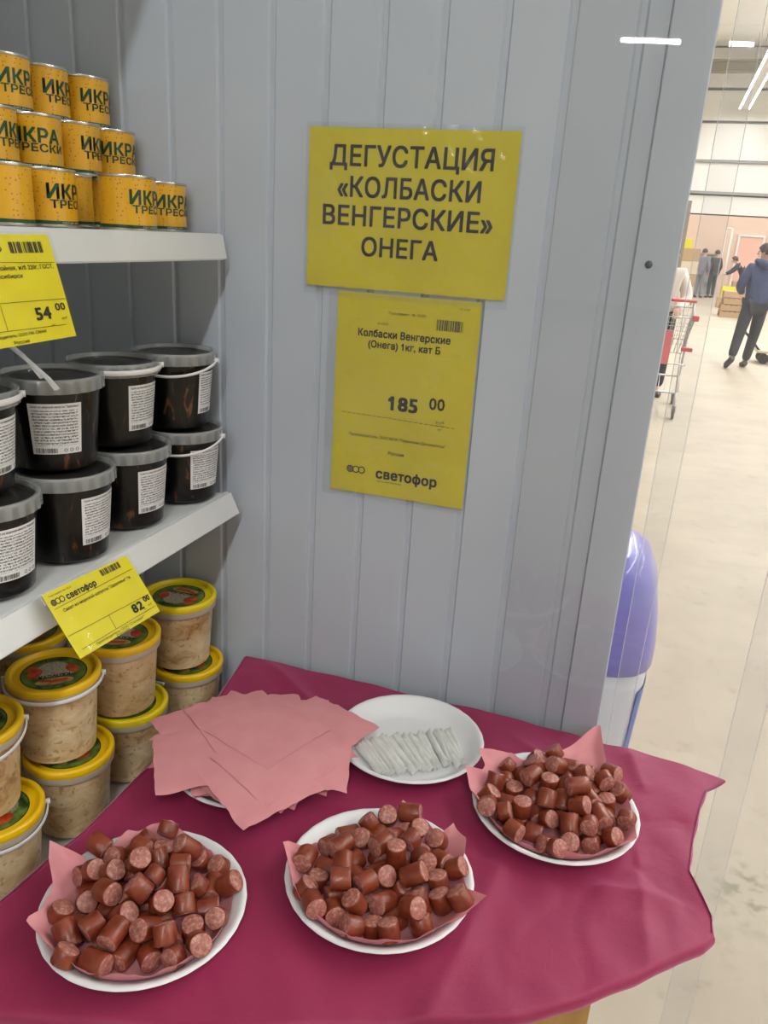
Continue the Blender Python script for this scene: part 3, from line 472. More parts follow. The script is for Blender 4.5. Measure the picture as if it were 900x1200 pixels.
# ================================================================== PRICE CARDS
m_card = mat('yellow_card', (232, 220, 24), .55, c2=(226, 212, 20), scale=30)
m_sleeve = film_mat('card_sleeve', (.97, .97, .97, 1), 1.35, .12, .01, .25, 25)
m_clip = mat('white_card_clip', (215, 217, 220), .4)
def rings_logo(q, cx, cy, w, fn):
    r = w*.19
    for i in range(3):
        put_ring(q, cx-w/2+r+i*w*.31, cy, r*.72, r, fn)
    put_ring(q, cx-w/2+r, cy, 0.0001, r*.70, fn, mi=1)
m_bronze = mat('olive_grey_ink', (112, 105, 42), .6)
def card(name, label, group, loc, eul, w, h, texts, bars, lines, logo, bend):
    t = thing(name, label, 'price card', group, loc); t.rotation_mode = 'XYZ'; t.rotation_euler = eul
    def fn(u, v, off=0): return (u, v, bend*((u/w*2)**2)*.5 + bend*.6*sin(v/h*3+u*12) + off)
    vs = []; fs = []; NX, NY = 14, 10
    for j in range(NY+1):
        for i in range(NX+1): vs.append(fn(-w/2+w*i/NX, -h/2+h*j/NY))
    for j in range(NY):
        for i in range(NX): a = j*(NX+1)+i; fs.append((a, a+1, a+NX+2, a+NX+1))
    c = obj('card', mesh('card', vs, fs, m_card, True), t); solidify(c, .0004, -1)
    g = lambda u, v: fn(u, v, .0006)
    q = MB()
    for (b_, cx, cy, tw, th, bo) in texts: put_text(q, b_, cx, cy, tw, th, bo, g)
    for a, b_ in lines: put_line(q, a, b_, .0005, g)
    if logo: rings_logo(q, *logo, g)
    obj('lettering', q.mesh('lettering', [m_black, m_bronze]), t)
    q = MB(); put_bars(q, *bars, g); obj('barcode', q.mesh('barcode', m_black), t)
    return t, fn
t1, _ = card('price_card', 'yellow price card reading 54 00 hanging tilted from the upper shelf edge', 'yellow price cards on the shelf edges', (-.594, .647, CAM_Z-.074), (1.303, -.007, 1.616), .133, .104,
 [('Икра трески пробойная, ж/б 220г, ГОСТ,',-.0077,.0205,.1361,.0043,.01),('г. Новосибирск',-.0151,.0129,.0563,.0040,.01),('54',.0262,-.0247,.0232,.0122,2),('00',.0535,-.0201,.0150,.0076,1),
  ('руб',.0555,-.0320,.0080,.0026,0),('шт',.0368,-.0372,.0055,.0018,0),('Производитель: ООО ПК СМАК',-.0192,-.0423,.0860,.0030,.01),('Россия',-.0153,-.0490,.0213,.0034,.01),('светофор',-.0202,.0389,.0296,.0042,2)],
 (.0294, .0395, .0480, .0107), [((-.064,.027),(.064,.024)),((-.064,-.011),(.065,-.013)),((-.029,-.013),(-.029,-.037)),((-.064,-.037),(.055,-.039))], (-.047, .0389, .018), .0015)
t2, _ = card('price_card', 'yellow price card reading 82 00 hanging tilted from the middle shelf edge', 'yellow price cards on the shelf edges', (-.564, .708, CAM_Z-.434), (.9, .007, 1.489), .137, .082,
 [('светофор',-.0180,.0278,.0466,.0073,2),('Торгсервис 38, ООО',-.0455,.0359,.0343,.0021,0),('Салат из морской капусты "Здоровье" 1к',.0003,.0151,.1093,.0040,.01),
  ('82',.0407,-.0220,.0187,.0109,2),('00',.0594,-.0180,.0110,.0069,2),('руб',.0594,-.0266,.0060,.0022,0),('шт',.0498,-.0290,.0040,.0020,0),('Производитель: ООО "Стандарт"',.0018,-.0360,.0820,.0029,0),('Россия',.0022,-.0395,.0208,.0026,0)],
 (.0350, .0344, .0330, .0080), [((-.064,.0205),(.064,.0225)),((-.067,-.013),(.067,-.015)),((-.003,-.014),(-.004,-.032)),((-.060,-.033),(.065,-.032))], (-.0540, .0277, .020), .0018)
for t, w, h in ((t1, .133, .104), (t2, .137, .082)):
    q = MB(); q.box((-w/2, h/2-.012, -.003), (w/2, h/2+.001, -.0022))
    obj('clip', q.mesh('clip', m_clip), t)
    q = MB()
    for a in ((-w/2-.002, -h/2-.002, w/2+.002, h/2+.002),):
        q.add([(a[0], a[1], .0042), (a[2], a[1], .0042), (a[2], a[3], .0038), (a[0], a[3], .0038)], [(0, 1, 2, 3)])
    o = obj('clear_cover', q.mesh('clear_cover', m_sleeve), t)

# ================================================================== WALL SIGNS
def sign(name, label, cx, cz, w, h, texts, extra=None, sleeve=(.004, .004, .012, .006), rot=0.0):
    t = thing(name, label, 'sign', 'yellow paper signs on the ribbed wall', (cx, WALL_Y-.0035, cz)); t.rotation_euler = (pi/2, rot, 0)
    def fn(u, v, off=0): return (u, v, .0009*sin(u*38+v*9)+.0006*sin(v*31) + off)
    vs = []; fs = []; NX, NY = 24, 24
    for j in range(NY+1):
        for i in range(NX+1): vs.append(fn(-w/2+w*i/NX, -h/2+h*j/NY))
    for j in range(NY):
        for i in range(NX): a = j*(NX+1)+i; fs.append((a, a+1, a+NX+2, a+NX+1))
    c = obj('paper', mesh('paper', vs, fs, m_paper, True), t); solidify(c, .0003, -1)
    g = lambda u, v: fn(u, v, .0005)
    q = MB()
    for (b_, x, y, tw, th, bo) in texts: put_text(q, b_, x, y, tw, th, bo, g)
    if extra: extra(q, g)
    obj('lettering', q.mesh('lettering', [m_black, m_bronze]), t)
    l, r, bt, tp = sleeve; vs = []; fs = []; NX, NY = 30, 30
    for j in range(NY+1):
        for i in range(NX+1):
            u = -w/2-l+(w+l+r)*i/NX; v = -h/2-bt+(h+bt+tp)*j/NY
            x, y, z = fn(u, v, .0014); e = min(i, j, NX-i, NY-j)
            vs.append((x, y, z + (.0012*sin(u*170)*max(0, 1-e/3)) + .0004*sin(u*90+v*140)))
    for j in range(NY):
        for i in range(NX): a = j*(NX+1)+i; fs.append((a, a+1, a+NX+2, a+NX+1))
    obj('clear_sleeve', mesh('clear_sleeve', vs, fs, m_sleeve2, True), t)
    return t
m_paper = mat('yellow_paper', (214, 200, 24), .6, c2=(206, 192, 22), scale=9)
m_sleeve2 = film_mat('document_sleeve', (.96, .97, .97, 1), 1.45, .10, .05, .2, 30)
sign('tasting_sign', 'large landscape yellow sign taped high on the ribbed wall, four lines of capitals', -.3468, CAM_Z+.0262, .2935, .2095,
 [('ДЕГУСТАЦИЯ',-.0004,.0702,.2299,.0261,.022),('«КОЛБАСКИ',-.0009,.0307,.2035,.0259,.022),('ВЕНГЕРСКИЕ»',-.0015,-.0069,.2441,.0257,.022),('ОНЕГА',-.0075,-.0469,.1128,.0248,.022)])
def ex(q, g):
    put_line(q, (-.092, -.026), (.087, -.030), .0007, g, dash=22)
    rings_logo(q, -.0655, -.1135, .030, g)
    put_bars(q, .0637, .1146, .038, .015, g, 3)
    put_line(q, (.052, -.029), (.070, -.029), .0005, g)
sign('price_sign', 'portrait yellow price sign reading 185 00 in a clear sleeve below the large sign', -.3365, CAM_Z-.2335, .2125, .3005,
 [('Торгсервис 38, ООО',0,.1252,.0564,.0036,0),('Колбаски Венгерские',-.003,.0947,.1393,.0105,.03),('(Онега) 1кг, кат Б',-.0015,.0792,.1096,.0100,.03),('185',.0029,-.0038,.0463,.0210,2),('00',.0547,.0028,.0235,.0180,.02),
  ('руб',.0614,-.0235,.0120,.0042,0),('кг',.0619,-.0341,.0066,.0036,0),('Производитель: ООО МПК "Пермские Деликатесы"',-.0033,-.0587,.1522,.0046,.005),('Россия',-.0031,-.0810,.0250,.0056,.01),
  ('светофор',.0156,-.1149,.0974,.0150,2),('сеть магазинов',-.0112,-.1270,.0395,.0026,0),('4-1075',-.0354,.1090,.0166,.0032,0),('01.12.20',.0832,.1389,.0137,.0025,0)], ex, (.014, .004, .008, .006))

# ================================================================== BLACK SALAD TUBS
m_dark, nt, b, _o = new_mat('seaweed_in_clear_tub'); L = nt.links.new
tc = N(nt, 'ShaderNodeTexCoord'); mp = N(nt, 'ShaderNodeMapping'); mp.inputs['Scale'].default_value = (1, 1, .35); L(tc.outputs['Object'], mp.inputs[0])
oi = N(nt, 'ShaderNodeObjectInfo'); ad = N(nt, 'ShaderNodeVectorMath', operation='ADD'); L(mp.outputs[0], ad.inputs[0]); L(oi.outputs['Location'], ad.inputs[1])
n1 = N(nt, 'ShaderNodeTexNoise', Scale=42, Detail=3, Distortion=2.2); L(ad.outputs[0], n1.inputs['Vector'])
r1 = N(nt, 'ShaderNodeValToRGB'); e = r1.color_ramp.elements; e[0].position = .48; e[1].position = .70
e[0].color = rgb(9, 8, 8); e[1].color = rgb(104, 64, 36); x_ = r1.color_ramp.elements.new(.62); x_.color = rgb(26, 19, 16)
L(n1.outputs['Fac'], r1.inputs[0]); L(r1.outputs[0], b.inputs['Base Color'])
b.inputs['Roughness'].default_value = .3; b.inputs['Specular IOR Level'].default_value = .3; b.inputs['Coat Weight'].default_value = .25; b.inputs['Coat Roughness'].default_value = .08

def clearish(name, c, alpha, rough=.25, bump=0):
    m, nt, b, out = new_mat(name); L = nt.links.new
    b.inputs['Base Color'].default_value = rgb(*c); b.inputs['Roughness'].default_value = rough; b.inputs['Coat Weight'].default_value = .3
    t = N(nt, 'ShaderNodeBsdfTransparent'); mxs = N(nt, 'ShaderNodeMixShader'); mxs.inputs[0].default_value = alpha
    L(t.outputs[0], mxs.inputs[1]); L(b.outputs[0], mxs.inputs[2]); L(mxs.outputs[0], out.inputs['Surface'])
    return m
m_lidclear = clearish('clear_tub_lid', (186, 190, 190), .50, .18)
m_liddeep = clearish('clear_lid_disc', (70, 68, 66), .55, .12)
m_collar = clearish('milky_tub_collar', (214, 204, 186), .75, .35)
m_band = mat('white_handle_plastic', (226, 226, 228), .4)

m_lab, nt, b, _o = new_mat('printed_label_paper'); L = nt.links.new
uv = N(nt, 'ShaderNodeUVMap'); sp = N(nt, 'ShaderNodeSeparateXYZ'); L(uv.outputs[0], sp.inputs[0])
def mth(op, a, c=None):
    n = N(nt, 'ShaderNodeMath', operation=op)
    for i, v in enumerate((a, c)):
        if v is None: continue
        if isinstance(v, (int, float)): n.inputs[i].default_value = v
        else: L(v, n.inputs[i])
    return n.outputs[0]
row = mth('MULTIPLY', sp.outputs[1], 17); rfr = mth('FRACT', row); rfl = mth('FLOOR', row)
inrow = mth('GREATER_THAN', rfr, .42)
cb = N(nt, 'ShaderNodeCombineXYZ'); L(mth('MULTIPLY', sp.outputs[0], 34), cb.inputs[0]); L(mth('MULTIPLY', rfl, 7.3), cb.inputs[1]); L(mth('MULTIPLY', rfr, 1.5), cb.inputs[2])
nz = N(nt, 'ShaderNodeTexNoise', Scale=1.6, Detail=2); L(cb.outputs[0], nz.inputs['Vector'])
ink = mth('MULTIPLY', inrow, mth('GREATER_THAN', nz.outputs['Fac'], .47))
ink = mth('MULTIPLY', ink, mth('GREATER_THAN', sp.outputs[1], .17)); ink = mth('MULTIPLY', ink, mth('LESS_THAN', sp.outputs[1], .87))
ink = mth('MULTIPLY', ink, mth('GREATER_THAN', sp.outputs[0], .06)); ink = mth('MULTIPLY', ink, mth('LESS_THAN', sp.outputs[0], .93))
mi_ = N(nt, 'ShaderNodeMixRGB'); mi_.inputs[1].default_value = rgb(226, 227, 228); mi_.inputs[2].default_value = rgb(96, 96, 100)
L(ink, mi_.inputs[0]); L(mi_.outputs[0], b.inputs['Base Color']); b.inputs['Roughness'].default_value = .5

BR, BH, BB, BT, BL = .0625, .1144, .0485, .0570, .0173
def handle_band(R, a0, a1, z0, sag, w=.0045, t=.0022, tilt=0):
    # flat plastic carrying strap round half the tub, with a pivot disc at either end
    pts = []
    n = 26
    for i in range(n+1):
        u = i/n; a = a0+(a1-a0)*u; pts.append((R*cos(a), R*sin(a), z0 - sag*sin(pi*u)))
    q = MB(); q.tube(pts, t, 8, ry=w)
    for a in (a0, a1):
        q.tube([((R-.004)*cos(a), (R-.004)*sin(a), z0), ((R+.003)*cos(a), (R+.003)*sin(a), z0)], .0038, 12)
    return auto_smooth(q.mesh('handle', m_band), 50)
def tub_label(R0, R1, z0, z1, wid, mats, header, seed):
    def fn(u, v, off=.0006):
        r = R0+(R1-R0)*(v-z0)/(z1-z0)+off; a = u/R0; return (r*cos(a), r*sin(a), v)
    vs = []; fs = []; n = 14
    for j in range(2):
        for i in range(n+1): vs.append(fn(-wid/2+wid*i/n, (z0, z1)[j], .0004))
    for i in range(n): fs.append((i, i+1, n+2+i, n+1+i))
    me = mesh('sticker', vs, fs, mats, True)
    uvl = me.uv_layers.new(name='UVMap')
    for p in me.polygons:
        for li in p.loop_indices:
            vi = me.loops[li].vertex_index; uvl.data[li].uv = ((vi % (n+1))/n, vi//(n+1))
    q = MB(); h = z1-z0
    put_text(q, header, 0, z1-.0035, wid*.9, .0026, .02, fn)
    put_bars(q, -wid*.22, z0+.0045, wid*.42, .006, fn, seed)
    for k in range(3): put_ring(q, wid*(.16+.12*k), z0+.0045, .0014, .0021, fn, 10)
    return me, q.mesh('lettering', m_black)
def black_tub():
    t = thing('salad_tub', '', 'tub', 'clear tubs of dark seaweed salad on the middle shelf')
    q = MB(); q.lathe([(0, .001), (BB-.004, .001), (BB, .004), (BT, BH-BL+.002), (BT, BH-.006), (0, BH-.006)], 48); obj('filled_body', auto_smooth(q.mesh('filled_body', m_dark)), t)
    q = MB()
    pr_ = [(BT+.0008, BH-BL), (BR-.0012, BH-BL), (BR-.0004, BH-BL+.001), (BR-.0004, BH-.0045), (BR, BH-.004), (BR, BH-.001), (BR-.001, BH), (BR-.0045, BH), (BR-.0055, BH-.001), (BT-.001, BH-.0055)]
    q.lathe(pr_, 96, rib=((2, 3), .0011)); lid = obj('lid', auto_smooth(q.mesh('lid', m_lidclear), 50), t)
    q = MB(); q.lathe([(BT-.001, BH-.0055), (BT-.006, BH-.0055), (BT-.0065, BH-.0045), (BT-.012, BH-.0045), (BT-.0125, BH-.0055), (0, BH-.0055)], 48); obj('lid_disc', auto_smooth(q.mesh('lid_disc', m_liddeep)), lid)
    z0, z1 = .024, .086
    rr = lambda z: BB+(BT-BB)*(z-.004)/(BH-BL-.002)
    a, c = tub_label(rr(z0), rr(z1), z0, z1, .056, m_lab, 'Салат из морской капусты "Здоровье"', 5)
    s = obj('sticker', a, t); obj('lettering', c, s)
    return t
BT_LIST = [(0,-.6775,.655,-8,'lower layer, leftmost, cut by picture edge',None),(0,-.671,.781,1,'lower layer, directly above the 82 00 card',None),(0,-.6756,.913,-6,'lower layer, second from the ribbed wall',None),(0,-.667,1.045,-14,'lower layer, nearest the ribbed wall',(-150,12,.020)),
 (1,-.698,.658,20,'upper layer, leftmost, white band under its lid',(-130,40,.001)),(1,-.687,.789,-46,'upper layer, whole label facing out',None),(1,-.6925,.9165,-1,'upper layer, white strap tight around its rim',(-125,35,.002)),(1,-.6775,1.045,14,'upper layer, nearest the ribbed wall',(-150,15,.018))]
bt0 = black_tub()
for i, (row, x, y, az, lb, hd) in enumerate(BT_LIST):
    c = bt0 if i == 0 else copy_tree(bt0)
    c['label'] = 'clear tub of dark salad, ' + lb; c.location = (x, y, Z_BLK+row*(BH-.0001)); c.rotation_euler = (0, 0, radians(az))
    BT_LIST[i] = (c, hd, az)
for c, hd, az in BT_LIST:
    if hd: obj('handle', handle_band(BR+.0025, radians(hd[0]-az), radians(hd[1]-az), BH-.008 if hd[2] < .01 else BH-.013, hd[2], w=.0035 if hd[2] < .01 else .0022, t=.0014), c)
# second tub of the upper row: its loose strap sticks up over the lid
q = MB(); base = Vector((-.687, .789, Z_BLK+BH)); rz = Matrix.Rotation(radians(46), 3, 'Z')
P = [Vector((-.609, .7085, CAM_Z-.183)), Vector((-.622, .712, CAM_Z-.174)), Vector((-.655, .716, CAM_Z-.155)), Vector((-.700, .724, CAM_Z-.135)), Vector((-.742, .742, CAM_Z-.150))]
q.tube([rz @ (p-base) for p in P], [.0042, .0034, .003, .003, .003], 8, ry=.0020)
P = [Vector((-.640, .722, CAM_Z-.176)), Vector((-.668, .728, CAM_Z-.155)), Vector((-.705, .738, CAM_Z-.140)), Vector((-.742, .742, CAM_Z-.150))]
q.tube([rz @ (p-base) for p in P], .0028, 8, ry=.0016)
q.tube([rz @ (p-base) for p in (Vector((-.742, .742, CAM_Z-.150)), Vector((-.742, .752, CAM_Z-.18)))], .003, 8)
obj('handle', auto_smooth(q.mesh('handle', m_band), 50), BT_LIST[5][0])

# ================================================================== YELLOW-LIDDED CABBAGE TUBS
m_kraut, nt, b, _o = new_mat('sauerkraut_in_milky_tub'); L = nt.links.new
tc = N(nt, 'ShaderNodeTexCoord'); oi = N(nt, 'ShaderNodeObjectInfo'); ad = N(nt, 'ShaderNodeVectorMath', operation='ADD'); L(tc.outputs['Object'], ad.inputs[0]); L(oi.outputs['Location'], ad.inputs[1])
mp = N(nt, 'ShaderNodeMapping'); mp.inputs['Scale'].default_value = (1, 1, 1.5); L(ad.outputs[0], mp.inputs[0])
n1 = N(nt, 'ShaderNodeTexNoise', Scale=26, Detail=7, Distortion=.9, Roughness=.68); L(mp.outputs[0], n1.inputs['Vector'])
r1 = N(nt, 'ShaderNodeValToRGB'); e = r1.color_ramp.elements; e[0].position = .32; e[1].position = .66
e[0].color = rgb(178, 142, 98); e[1].color = rgb(232, 216, 180); x_ = e.new(.47); x_.color = rgb(216, 192, 150)
L(n1.outputs['Fac'], r1.inputs[0])
n2 = N(nt, 'ShaderNodeTexNoise', Scale=7, Detail=1); L(mp.outputs[0], n2.inputs['Vector'])
mx = N(nt, 'ShaderNodeMixRGB', blend_type='MULTIPLY'); r2 = N(nt, 'ShaderNodeValToRGB'); r2.color_ramp.elements[0].position = .35; r2.color_ramp.elements[1].position = .6
r2.color_ramp.elements[0].color = (.82, .68, .52, 1); r2.color_ramp.elements[1].color = (1, 1, 1, 1); L(n2.outputs['Fac'], r2.inputs[0])
mx.inputs[0].default_value = .8; L(r1.outputs[0], mx.inputs[1]); L(r2.outputs[0], mx.inputs[2])
n3 = N(nt, 'ShaderNodeTexNoise', Scale=120, Detail=1); L(ad.outputs[0], n3.inputs['Vector'])
r3 = N(nt, 'ShaderNodeValToRGB'); r3.color_ramp.elements[0].position = .30; r3.color_ramp.elements[1].position = .36; r3.color_ramp.elements[0].color = (.45, .38, .25, 1); L(n3.outputs['Fac'], r3.inputs[0])
mx2 = N(nt, 'ShaderNodeMixRGB', blend_type='MULTIPLY'); mx2.inputs[0].default_value = .6; L(mx.outputs[0], mx2.inputs[1]); L(r3.outputs[0], mx2.inputs[2])
L(mx2.outputs[0], b.inputs['Base Color']); b.inputs['Roughness'].default_value = .38; b.inputs['Coat Weight'].default_value = .25
m_ylid = mat('yellow_lid_plastic', (240, 196, 14), .35, coat=.2)
m_ylid2 = mat('lemon_lid_plastic', (236, 214, 20), .35, coat=.2)
# lid sticker: green ring, pale text field, red pepper and carrot patches
m_stk, nt, b, _o = new_mat('cabbage_sticker_print'); L = nt.links.new
tc = N(nt, 'ShaderNodeTexCoord'); n1 = N(nt, 'ShaderNodeTexNoise', Scale=70, Detail=3); L(tc.outputs['Object'], n1.inputs['Vector'])
r1 = N(nt, 'ShaderNodeValToRGB'); r1.color_ramp.elements[0].color = rgb(26, 62, 22); r1.color_ramp.elements[1].color = rgb(112, 140, 60); r1.color_ramp.elements[0].position = .35; r1.color_ramp.elements[1].position = .65
L(n1.outputs['Fac'], r1.inputs[0]); L(r1.outputs[0], b.inputs['Base Color']); b.inputs['Roughness'].default_value = .35
m_pale = mat('sticker_pale_field', (186, 180, 158), .5, c2=(138, 134, 118), scale=700, mix=(.5, .6), detail=1, stretch=(.3, 1, 1))
m_red = mat('sticker_red_vegetables', (176, 44, 24), .45, c2=(206, 96, 44), scale=90)
m_cream = mat('sticker_shredded_cabbage', (204, 176, 120), .5, c2=(168, 100, 52), scale=110)
YR, YH, YB, YT, YL = .061, .122, .048, .055, .012
def ellipse(q, cx, cy, rx, ry, z, mi, rot=0, n=20):
    vs = [(cx, cy, z)]; c, s = cos(rot), sin(rot)
    for i in range(n): a = 2*pi*i/n; u, v = rx*cos(a), ry*sin(a); vs.append((cx+u*c-v*s, cy+u*s+v*c, z))
    q.add(vs, [(0, 1+i, 1+(i+1) % n) for i in range(n)], mi)
def yellow_tub(mlid=None):
    t = thing('cabbage_tub', '', 'tub', 'milky tubs of pickled cabbage with yellow lids on the lower shelf')
    q = MB(); q.lathe([(0, .001), (YB-.004, .001), (YB, .004), (YT, YH-.024), (YT, YH-.012)], 48); obj('filled_body', auto_smooth(q.mesh('filled_body', m_kraut)), t)
    q = MB(); q.lathe([(YT+.0004, YH-.024), (YR-.002, YH-.022), (YR-.0008, YH-.020), (YR-.0005, YH-.0112), (YT, YH-.0112)], 48); obj('collar', auto_smooth(q.mesh('collar', m_collar)), t)
    q = MB(); q.lathe([(YT, YH-.0118), (YR-.001, YH-.0118), (YR, YH-.010), (YR, YH-.003), (YR-.0012, YH-.0008), (YR-.003, YH), (YR-.006, YH), (YR-.0072, YH-.001), (YR-.0085, YH-.0065), (0, YH-.0065)], 64)
    lid = obj('lid', auto_smooth(q.mesh('lid', m_ylid), 40), t)
    z = YH-.0064; q = MB()
    ellipse(q, 0, 0, .0425, .0425, z, 0, n=48)
    q.add([((.0412*cos(2*pi*i/48)), (.0412*sin(2*pi*i/48)), z+.00015) for i in range(48)] + [((.0425*cos(2*pi*i/48)), (.0425*sin(2*pi*i/48)), z+.00015) for i in range(48)], [(i, 48+i, 48+(i+1) % 48, (i+1) % 48) for i in range(48)], 4)
    ellipse(q, 0, -.010, .021, .020, z+.00015, 1); ellipse(q, 0, .004, .027, .007, z+.0002, 1)
    ellipse(q, -.024, -.006, .008, .012, z+.0003, 2, .4); ellipse(q, .024, -.004, .009, .013, z+.0003, 2, -.5); ellipse(q, .027, -.018, .005, .008, z+.00035, 2, -.9)
    ellipse(q, 0, .022, .024, .0085, z+.0003, 3); ellipse(q, -.006, .022, .012, .004, z+.0004, 2, .2); ellipse(q, .012, .019, .009, .003, z+.0004, 2, -.2)
    st = obj('lid_sticker', q.mesh('lid_sticker', [m_stk, m_pale, m_red, m_cream, m_black]), lid)
    q = MB(); f_ = lambda u, v: (u, v, z+.0006)
    put_text(q, 'КАПУСТА', 0, .0085, .040, .0065, .03, f_); put_bars(q, 0, -.035, .020, .005, f_, 9)
    obj('lettering', q.mesh('lettering', m_black), lid)
    return t
YT_LIST = [(0,-.6885,.629,150,'lower layer, leftmost, cut by picture edge',(-115,45,.010)),(0,-.6846,.765,165,'lower layer, under the one with whole sticker',None),(0,-.6816,.896,140,'lower layer, lemon-yellow rim, second from wall',None),(0,-.666,1.04,170,'lower layer, nearest the ribbed wall','stub'),
 (1,-.708,.628,150,'upper layer, leftmost, strap hanging',(-115,45,.016)),(1,-.697,.763,222,'upper layer, whole sticker and white strap',(-150,35,.004)),(1,-.6846,.8875,200,'upper layer, half covered by the 82 00 card',None),(1,-.678,1.04,2,'upper layer, nearest wall, right of price card',None),
 (0,-.815,.83,0,'lower layer, back row',None),(1,-.812,.842,0,'back row, only rim showing under shelf edge',None),(1,-.83,.70,30,'back row, farther left in shade',None)]
yt0 = yellow_tub()
ytubs = []
for i, (row, x, y, az, lb, hd) in enumerate(YT_LIST):
    c = yt0 if i == 0 else copy_tree(yt0)
    c['label'] = 'yellow-lidded cabbage tub, ' + lb; c.location = (x, y, Z_YEL+.0042+row*(YH-.0001)); c.rotation_euler = (0, 0, radians(az))
    ytubs.append((c, hd, az))
copy = copy_tree(yt0); copy['label'] = 'yellow-lidded cabbage tub, lower tub in the back row farther left'; copy.location = (-.83, .70, Z_YEL+.0042)
for c, hd, az in ytubs:
    if hd == 'stub':
        q = MB(); q.tube([(.0625*cos(radians(-128-az)), .0625*sin(radians(-128-az)), YH-.020), (.066*cos(radians(-110-az)), .066*sin(radians(-110-az)), YH-.017), (.0665*cos(radians(-92-az)), .0665*sin(radians(-92-az)), YH-.013)], .0022, 8)
        obj('handle', q.mesh('handle', m_band), c)
    elif hd: obj('handle', handle_band(YR+.0022, radians(hd[0]-az), radians(hd[1]-az), YH-.012, hd[2], w=.0032, t=.0013), c)
for k in (2, 7):
    for ch in ytubs[k][0].children:
        if ch.name.startswith('lid'):
            ch.data = ch.data.copy(); ch.data.materials[0] = m_ylid2

# ================================================================== TABLE AND CLOTH
m_wood = mat('pale_brown_chipboard', (176, 136, 76), .7, c2=(160, 120, 64), scale=30, stretch=(1, 1, .2))
tb = thing('table', 'light brown board table or box under the burgundy cloth', 'table', loc=(-.25, .8, 0))
def tpart(nm, a, c): return obj(nm, box_mesh(nm, tuple(a[i]-(-.25, .8, 0)[i] for i in range(3)), tuple(c[i]-(-.25, .8, 0)[i] for i in range(3)), m_wood), tb)
q = MB(); top_out = [(-.552, .442), (-.045, .607), (.126, .773), (.126, 1.068), (-.552, 1.085)]
n = 5; q.add([(x+.25, y-.8, z) for z in (ZT-.022, ZT-.003) for x, y in top_out], [(i, (i+1) % n, n+(i+1) % n, n+i) for i in range(n)] + [tuple(range(n))[::-1], tuple(range(n, 2*n))])
obj('table_top', q.mesh('table_top', m_wood), tb)
tpart('side_panel', (.035, .742, 0), (.053, 1.08, ZT-.022)); tpart('side_panel', (-.54, .56, 0), (-.522, 1.08, ZT-.022))
tpart('back_panel', (-.522, 1.062, 0), (.035, 1.08, ZT-.022))
q = MB(); fp = [(-.522, .47), (-.05, .625), (.053, .72), (.053, .74), (-.057, .645), (-.522, .49)]
n = 6; q.add([(x+.25, y-.8, z) for z in (0, ZT-.022) for x, y in fp], [(i, (i+1) % n, n+(i+1) % n, n+i) for i in range(n)] + [tuple(range(n))[::-1], tuple(range(n, 2*n))])
obj('front_panel', q.mesh('front_panel', m_wood), tb)

m_cloth, nt, b, out = new_mat('burgundy_nonwoven'); L = nt.links.new
tc = N(nt, 'ShaderNodeTexCoord')
n1 = N(nt, 'ShaderNodeTexNoise', Scale=5, Detail=6); L(tc.outputs['Object'], n1.inputs['Vector'])
r1 = N(nt, 'ShaderNodeValToRGB'); r1.color_ramp.elements[0].position = .3; r1.color_ramp.elements[1].position = .7
r1.color_ramp.elements[0].color = rgb(138, 26, 70); r1.color_ramp.elements[1].color = rgb(150, 32, 78); L(n1.outputs['Fac'], r1.inputs[0]); L(r1.outputs[0], b.inputs['Base Color'])
b.inputs['Roughness'].default_value = .62; b.inputs['Sheen Weight'].default_value = .6; b.inputs['Sheen Roughness'].default_value = .45; b.inputs['Sheen Tint'].default_value = rgb(240, 150, 200)
vo = N(nt, 'ShaderNodeTexVoronoi', Scale=650); L(tc.outputs['Object'], vo.inputs['Vector'])
n2 = N(nt, 'ShaderNodeTexNoise', Scale=24, Detail=5); L(tc.outputs['Object'], n2.inputs['Vector'])
bp = N(nt, 'ShaderNodeBump', Strength=.35, Distance=.0004); L(vo.outputs['Distance'], bp.inputs['Height'])
bp2 = N(nt, 'ShaderNodeBump', Strength=.35, Distance=.004); L(n2.outputs['Fac'], bp2.inputs['Height']); L(bp.outputs[0], bp2.inputs['Normal']); L(bp2.outputs[0], b.inputs['Normal'])
def poly(pts, t):
    # point at fraction t along a polyline
    d = [0]
    for a, c in zip(pts, pts[1:]): d.append(d[-1]+hypot(c[0]-a[0], c[1]-a[1]))
    s = t*d[-1]
    for i in range(len(pts)-1):
        if s <= d[i+1] or i == len(pts)-2:
            f = (s-d[i])/(d[i+1]-d[i]); return (pts[i][0]+(pts[i+1][0]-pts[i][0])*f, pts[i][1]+(pts[i+1][1]-pts[i][1])*f)
BACK = [(-.578, 1.088), (-.40, 1.092), (-.20, 1.090), (-.02, 1.088), (.03, 1.079), (.14, 1.076), (.198, 1.073)]
RIGHT = [(.198, 1.073), (.190, 1.060), (.170, 1.028), (.160, .985), (.150, .92), (.143, .855), (.154, .825), (.167, .797), (.167, .774)]
FRONT = [(-.585, .385), (-.30, .468), (-.102, .556), (-.027, .590), (.036, .637), (.087, .684), (.131, .731), (.156, .756), (.167, .774)]
LEFT = [(-.578, 1.088), (-.556, .95), (-.556, .80), (-.556, .64), (-.572, .50), (-.585, .385)]
CREASES = [((-.545, 1.09), (-.36, .96), .004), ((-.03, 1.09), (-.12, .42), .0025), ((-.11, 1.05), (.08, .88), .0035), ((.08, .88), (.10, .70), .003), ((.08, .88), (-.05, .60), -.002), ((.06, 1.08), (.09, .98), .003),
 ((-.22, .62), (-.10, .50), -.003), ((-.30, .80), (-.02, .76), .002), ((.15, .95), (.05, .90), -.0025), ((-.60, .62), (-.36, .46), .003), ((.02, .78), (.15, .80), .0035), ((-.02, .9), (.03, .62), -.0022), ((.05,.86),(.17,.775),-.003)]
